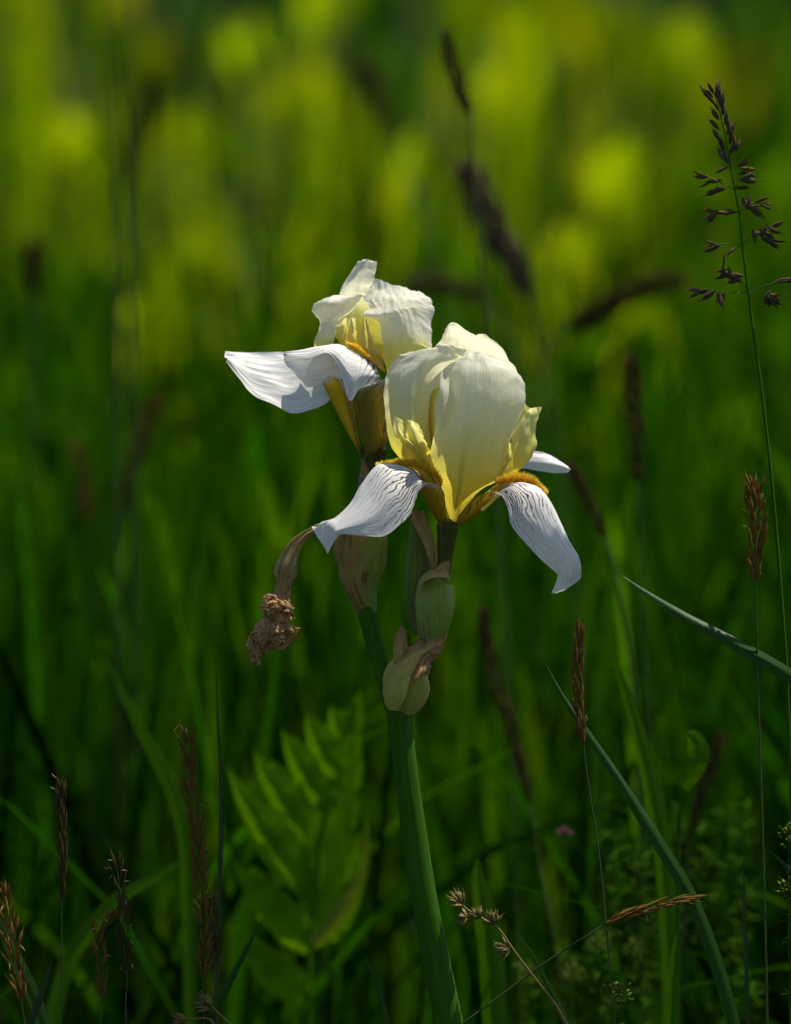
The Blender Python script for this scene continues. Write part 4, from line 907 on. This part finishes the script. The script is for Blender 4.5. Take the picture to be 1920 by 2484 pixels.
# sedges with clustered brown heads
def sedge(label, axis, clusters, Z, d, seed, extra=()):
    r = random.Random(seed); W = line_world(list(axis) + list(extra), Z, 40, d); W = W + to_ground(W)
    t = thing('sedge', W[-1], label, 'sedge'); link('stalk', tube_world(W, 2.2 * S, 3.4 * S), M['sedge'], t)
    for (x, y, dx, dy, sz) in clusters:
        c = P(*Z(x, y), d); a = (RGT * dx - UPV * dy).normalized(); items = []
        for k in range(26):
            dv = (a * 1.1 + Vector((r.uniform(-1, 1), r.uniform(-1, 1), r.uniform(-1, 1))) * .8).normalized()
            items.append((SPK['sedge'], c - a * sz * .3 * S + dv * r.uniform(0, 6) * S, dv, sz * r.uniform(.6, 1.0) * S, 1.2))
        joined(t, 'flower_head', items)
    return t
sedge('brown sedge with a chain of bristly heads right of the iris stem', [(60, 1600), (105, 1650), (200, 1705), (255, 1745), (300, 1810), (350, 1880)], [(65, 1610, -.5, -.6, 44), (85, 1690, -1, .2, 34), (150, 1675, -.3, -.8, 36), (225, 1700, -.2, -.9, 42), (280, 1830, -1, -.2, 44)], Z6, -14, 3, [(430, 1985), (520, 2100), (600, 2250)])
sedge('small brown sedge head rising at the foot of the tall anther-bearing grass', [(1250, 2060), (1300, 2110), (1380, 2184)], [(1235, 2065, -.7, -.5, 46)], Z4, -40, 5, [(1440, 2240), (1500, 2320)])
sedge('lower sedge head nodding left beneath the small brown one', [(1090, 2160), (1150, 2155), (1230, 2150)], [(1090, 2162, -1, .1, 44)], Z4, -44, 6, [(1280, 2180), (1330, 2320)])

# single blades
blade('grass_shoot', 'broad bluish green blade reaching in above the tall brown spike', 'grass', [(1508, 1396), (1580, 1445), (1680, 1505), (1800, 1570), (1920, 1640), (2050, 1730), (2150, 1830)], Z0, 34, M['blade_blue'], -60, turn=.6)
blade('grass_shoot', 'long arching bluish blade crossing behind the slim pinkish spike', 'grass', [(470, 500), (550, 650), (660, 815), (800, 1020), (920, 1210), (1040, 1400), (1140, 1570), (1220, 1760), (1290, 1960), (1350, 2184), (1380, 2320)], Z6, 34, M['blade_blue'], 20, turn=.5)
blade('grass_shoot', 'wide blurred blade standing behind the long arching one', 'grass', [(770, 400), (830, 580), (880, 740), (930, 920), (975, 1100), (1010, 1300), (1030, 1500), (1050, 1800), (1060, 2200)], Z6, 50, M['blade_green'], 1100)
blade('grass_shoot', 'dark narrow upright blade beside the lobed leaf', 'grass', [(1292, 0), (1305, 400), (1320, 700), (1325, 1000), (1318, 1300), (1310, 1600), (1300, 2000), (1300, 2250)], Z4, 14, M['blade_dark'], 500)
blade('grass_shoot', 'broad greyish blade curving in below the rough-tipped spike', 'grass', [(-60, 1450), (0, 1590), (80, 1760), (160, 1930), (230, 2090), (280, 2250)], Z4, 36, M['blade_blue'], 330)
blade('grass_shoot', 'short dark pointed blade leaning right at the lower corner', 'grass', [(312, 1800), (285, 1900), (240, 2030), (190, 2160), (150, 2280)], Z4, 18, M['blade_dark'], -10)
blade('grass_shoot', 'narrow blade leaning right between spike and lobed leaf', 'grass', [(1580, 1550), (1500, 1690), (1420, 1840), (1340, 2010), (1270, 2190)], Z4, 12, M['blade_blue'], -10)
blade('grass_shoot', 'blurred pale blade sloping behind the dark loose spike', 'grass', [(1130, 1180), (900, 1320), (700, 1440), (520, 1640), (400, 1840), (330, 2100), (300, 2250)], Z4, 44, M['blade_green'], 1500)
blade('grass_shoot', 'blurred slanting blade in shade left of the tall brown grass', 'grass', [(640, 0), (740, 200), (850, 420), (960, 620), (1040, 800), (1100, 1000), (1130, 1400), (1150, 2200)], Z4, 38, M['blade_green'], 1900)
blade('grass_shoot', 'thin blade standing left of the horizontal spike', 'grass', [(320, 1740), (400, 1850), (470, 1990), (540, 2120), (600, 2250)], Z6, 16, M['blade_blue'], -6)
blade('grass_shoot', 'broad leaf tip standing behind the bristly sedge', 'grass', [(150, 1410), (160, 1520), (185, 1660), (210, 1800), (225, 2000), (230, 2200)], Z6, 66, M['blade_green'], 1000)
blade('grass_shoot', 'short dark blade poking in beside the tall brown spike stalk', 'grass', [(1505, 1365), (1560, 1415), (1620, 1480), (1700, 1600), (1760, 1800)], Z6, 14, M['blade_dark'], -20)
blade('grass_shoot', 'pale green narrow blade low under the horizontal spike', 'grass', [(1085, 1760), (1075, 1860), (1068, 1980), (1062, 2100), (1060, 2250)], Z6, 34, M['blade_green'], 140)
blade('grass_shoot', 'thin dark stalk-like blade beside the bushy foliage', 'grass', [(1395, 1370), (1398, 1600), (1405, 1800), (1410, 2000), (1415, 2200)], Z6, 10, M['blade_dark'], 60)
blade('grass_shoot', 'short dark blade crossing the foot of the lobed leaf', 'grass', [(850, 1750), (900, 1850), (940, 1960), (970, 2080), (1010, 2250)], Z5, 16, M['blade_blue'], -10)
blade('grass_shoot', 'thin pale blade leaning left beside the lobed leaf', 'grass', [(210, 1510), (140, 1640), (70, 1780), (0, 1930), (-80, 2100), (-140, 2260)], Z5, 10, M['blade_blue'], -5)

# lobed leaf behind the stem
lw = P(*Z5(520, 2300), 1100); lw.z = 0
lob = thing('lobed_leaf', lw, 'bright green deeply lobed leaf standing behind the iris stem', 'leaf')
LDp = 1750
def lobe(pts, wid, nm='lobe', d=LDp, mat='leaf'): blade(nm, '', '', pts, Z5, wid * .8, M[mat], d, ground=False, fold=.25, parent=lob, tipw=.04, sharp_tip=True)
link('leaf_stalk', tube_world((lambda w_: w_ + to_ground(w_))(line_world([(790, 100), (700, 450), (610, 800), (560, 1150), (520, 1500), (500, 1900), (500, 2300)], Z5, 30, LDp + 6)), 3 * S, 9 * S), M['leaf'], lob)
def frond(side, t0, L, ang, wid, d):
    """one lobe of the leaf with two teeth on its upper edge"""
    bx, by = 790 - 290 * t0, 100 + 1750 * t0
    ex, ey = bx + side * L * math.cos(ang), by - L * math.sin(ang)
    mx, my = bx + side * L * .55 * math.cos(ang * .93), by - L * .55 * math.sin(ang * .93)
    lobe([(ex, ey), ((ex + mx) / 2 + side * 6, (ey + my) / 2 + 10), (mx, my), ((mx + bx) / 2, (my + by) / 2 + 14), (bx, by)], wid, d=d)
    for f, q in ((.38, .20), (.66, .16)):
        px, py = bx + (ex - bx) * f, by + (ey - by) * f
        lobe([(px + side * L * q * .35, py - L * q * 1.25), (px + side * L * q * .22, py - L * q * .6), (px, py)], wid * .55, d=d + 14)
rr_ = random.Random(12)
for q, (t0, L, a_, w_) in enumerate(((.15, 240, 1.1, 90), (.27, 430, 1.0, 120), (.40, 650, .95, 130), (.55, 820, .90, 150), (.72, 1000, .93, 150), (.90, 760, .80, 130), (1.08, 640, .70, 130))):
    frond(-1, t0, L * rr_.uniform(.92, 1.05), a_, w_, LDp + rr_.uniform(-60, 40))
for q, (t0, L, a_, w_) in enumerate(((.20, 190, 1.15, 84), (.34, 300, 1.05, 96), (.50, 360, 1.1, 100), (.68, 430, .95, 110), (.88, 460, .85, 110))):
    frond(1, t0, L * rr_.uniform(.92, 1.05), a_, w_, LDp + rr_.uniform(20, 140))
lobe([(800, 100), (740, 420), (660, 800), (590, 1200), (540, 1500)], 150)
lobe([(825, 60), (800, 200), (760, 330)], 70)
lobe([(860, 860), (865, 1050), (830, 1240), (740, 1420), (640, 1560), (520, 1680)], 60, d=LDp - 140, mat='leaf_yellow')

# bedstraw-like tangle low on the right
def bedstraw(label, top, Z, d, h=420, seed=1, buds=True, whorls=6, size=30):
    r = random.Random(seed)
    x, y = top; pts = [(x, y), (x + r.uniform(-8, 8), y + h * .3 / (Z(1, 0)[0] - Z(0, 0)[0])), (x + r.uniform(-20, 20), y + h * .65 / (Z(1, 0)[0] - Z(0, 0)[0])), (x + r.uniform(-30, 30), y + h / (Z(1, 0)[0] - Z(0, 0)[0]))]
    W = line_world(pts, Z, 24, d); F = W + to_ground(W)
    t = thing('bedstraw', F[-1], label, 'plant', 'bedstraw sprigs low on the right')
    link('stalk', tube_world(F, 1.4 * S, 2.6 * S, 5), M['blade_green'], t)
    lv = []
    for k in range(whorls):
        p = W[int(2 + k * 20 / whorls)]
        for q in range(8):
            a = q * math.pi / 4 + r.uniform(-.5, .5); dv = Vector((math.cos(a), math.sin(a), r.uniform(-.4, .9))).normalized()
            lv.append((SPK['bud'], p, dv, size * r.uniform(.4, 1.3) * S, .55))
    o = joined(t, 'leaf_whorls', lv); o.data.materials.clear(); o.data.materials.append(M['blade_green'])
    if buds:
        it = []
        for k in range(38):
            v = Vector((r.gauss(0, 1), r.gauss(0, 1), r.gauss(0, 1))) * 13 * S
            it.append((SPK['bud'], W[0] + v, (v.normalized() + UPV * .6).normalized(), 13 * S, 2.6))
        joined(t, 'bud_cluster', it)
    return t
BS = [((800, 1075), 330, 'bedstraw sprig just right of the slim pinkish spike stalk'), ((770, 1255), 300, 'bedstraw sprig crossed by the long arching blade on its left'), ((880, 1290), 280, 'pale bedstraw sprig behind the middle of the arching blade'), ((920, 1375), 260, 'low bedstraw sprig left of the arching blade edge'),
      ((1090, 1150), 380, 'bedstraw sprig under the curled yellow-green leaf'), ((1310, 1150), 360, 'bushy bedstraw sprig left of the tall spike stalk'), ((1180, 1240), 340, 'bedstraw sprig beside the slanting brown stalk'), ((1400, 1130), 380, 'highest bedstraw sprig near the thin dark blade'),
      ((720, 1810), 200, 'yellow-budded bedstraw sprig under the level spike'), ((910, 1830), 220, 'yellow-budded bedstraw sprig beneath the level spike tip'), ((600, 1950), 210, 'yellow-budded sprig right of the thin standing blade'), ((570, 1810), 240, 'small sprig where the level spike stalk begins'),
      ((380, 1940), 200, 'yellowish sprig at the sedge stalk'), ((1420, 1930), 240, 'sprig low between the two thin dark stalks'), ((1250, 1560), 300, 'leafy sprig right of the arching blade foot'), ((1330, 1400), 300, 'leafy sprig in the middle of the bushy foliage')]
for k, ((x, y), d, lab) in enumerate(BS): bedstraw(lab, (x, y), Z6, d * 2.4 + 900, seed=50 + k, h=380 + 20 * (k % 3), whorls=9, size=58, buds=k in (8, 9, 10, 12))
for k, ((x, y), d, lab) in enumerate([((815, 2040), 0, 'tiny sharp bedstraw bud tip under the yellow-budded sprigs'), ((1606, 1300), -5, 'sharp bedstraw bud cluster at the edge beside the short dark blade'), ((1612, 1550), -5, 'lower sharp bedstraw bud cluster at the edge under the short dark blade')]):
    bedstraw(lab, (x, y), Z6, d, seed=80 + k, h=330, whorls=5, size=24)
# curled leaf and pink flower
lp = P(*Z6(1090, 1400), 800); lp.z = 0
cu = thing('leafy_weed', lp, 'small weed with one curled yellow-green leaf above the bedstraw', 'plant')
blade('leaf', '', '', [(1120, 825), (1165, 850), (1185, 920), (1150, 1000), (1100, 1075)], Z6, 60, M['blade_green'], 800, ground=False, parent=cu)
link('stalk', tube_world((lambda w_: w_ + to_ground(w_))(line_world([(1100, 1070), (1095, 1200), (1092, 1350)], Z6, 12, 800)), 3 * S, 5 * S), M['blade_green'], cu)
pp = P(*Z6(562, 1300), 1300)
W = line_world([(562, 1305), (570, 1500), (580, 1800), (590, 2150)], Z6, 14, 1300); W = W + to_ground(W)
pk = thing('pink_flower', W[-1], 'tiny pink flower blurred among the grass behind the slim spike', 'flower')
link('stalk', tube_world(W, 2 * S, 3 * S), M['blade_green'], pk)
r = random.Random(3); it = []
PKM = spindle('petal', 1.0, .22, M['pink'])
for k in range(22):
    dv = Vector((r.gauss(0, 1), r.gauss(0, 1), abs(r.gauss(0, 1)) + .2)).normalized(); it.append((PKM, pp, dv, 26 * S, 1.0))
joined(pk, 'petals', it)
for me in (SPK['bud'], SPK['sedge']): pass
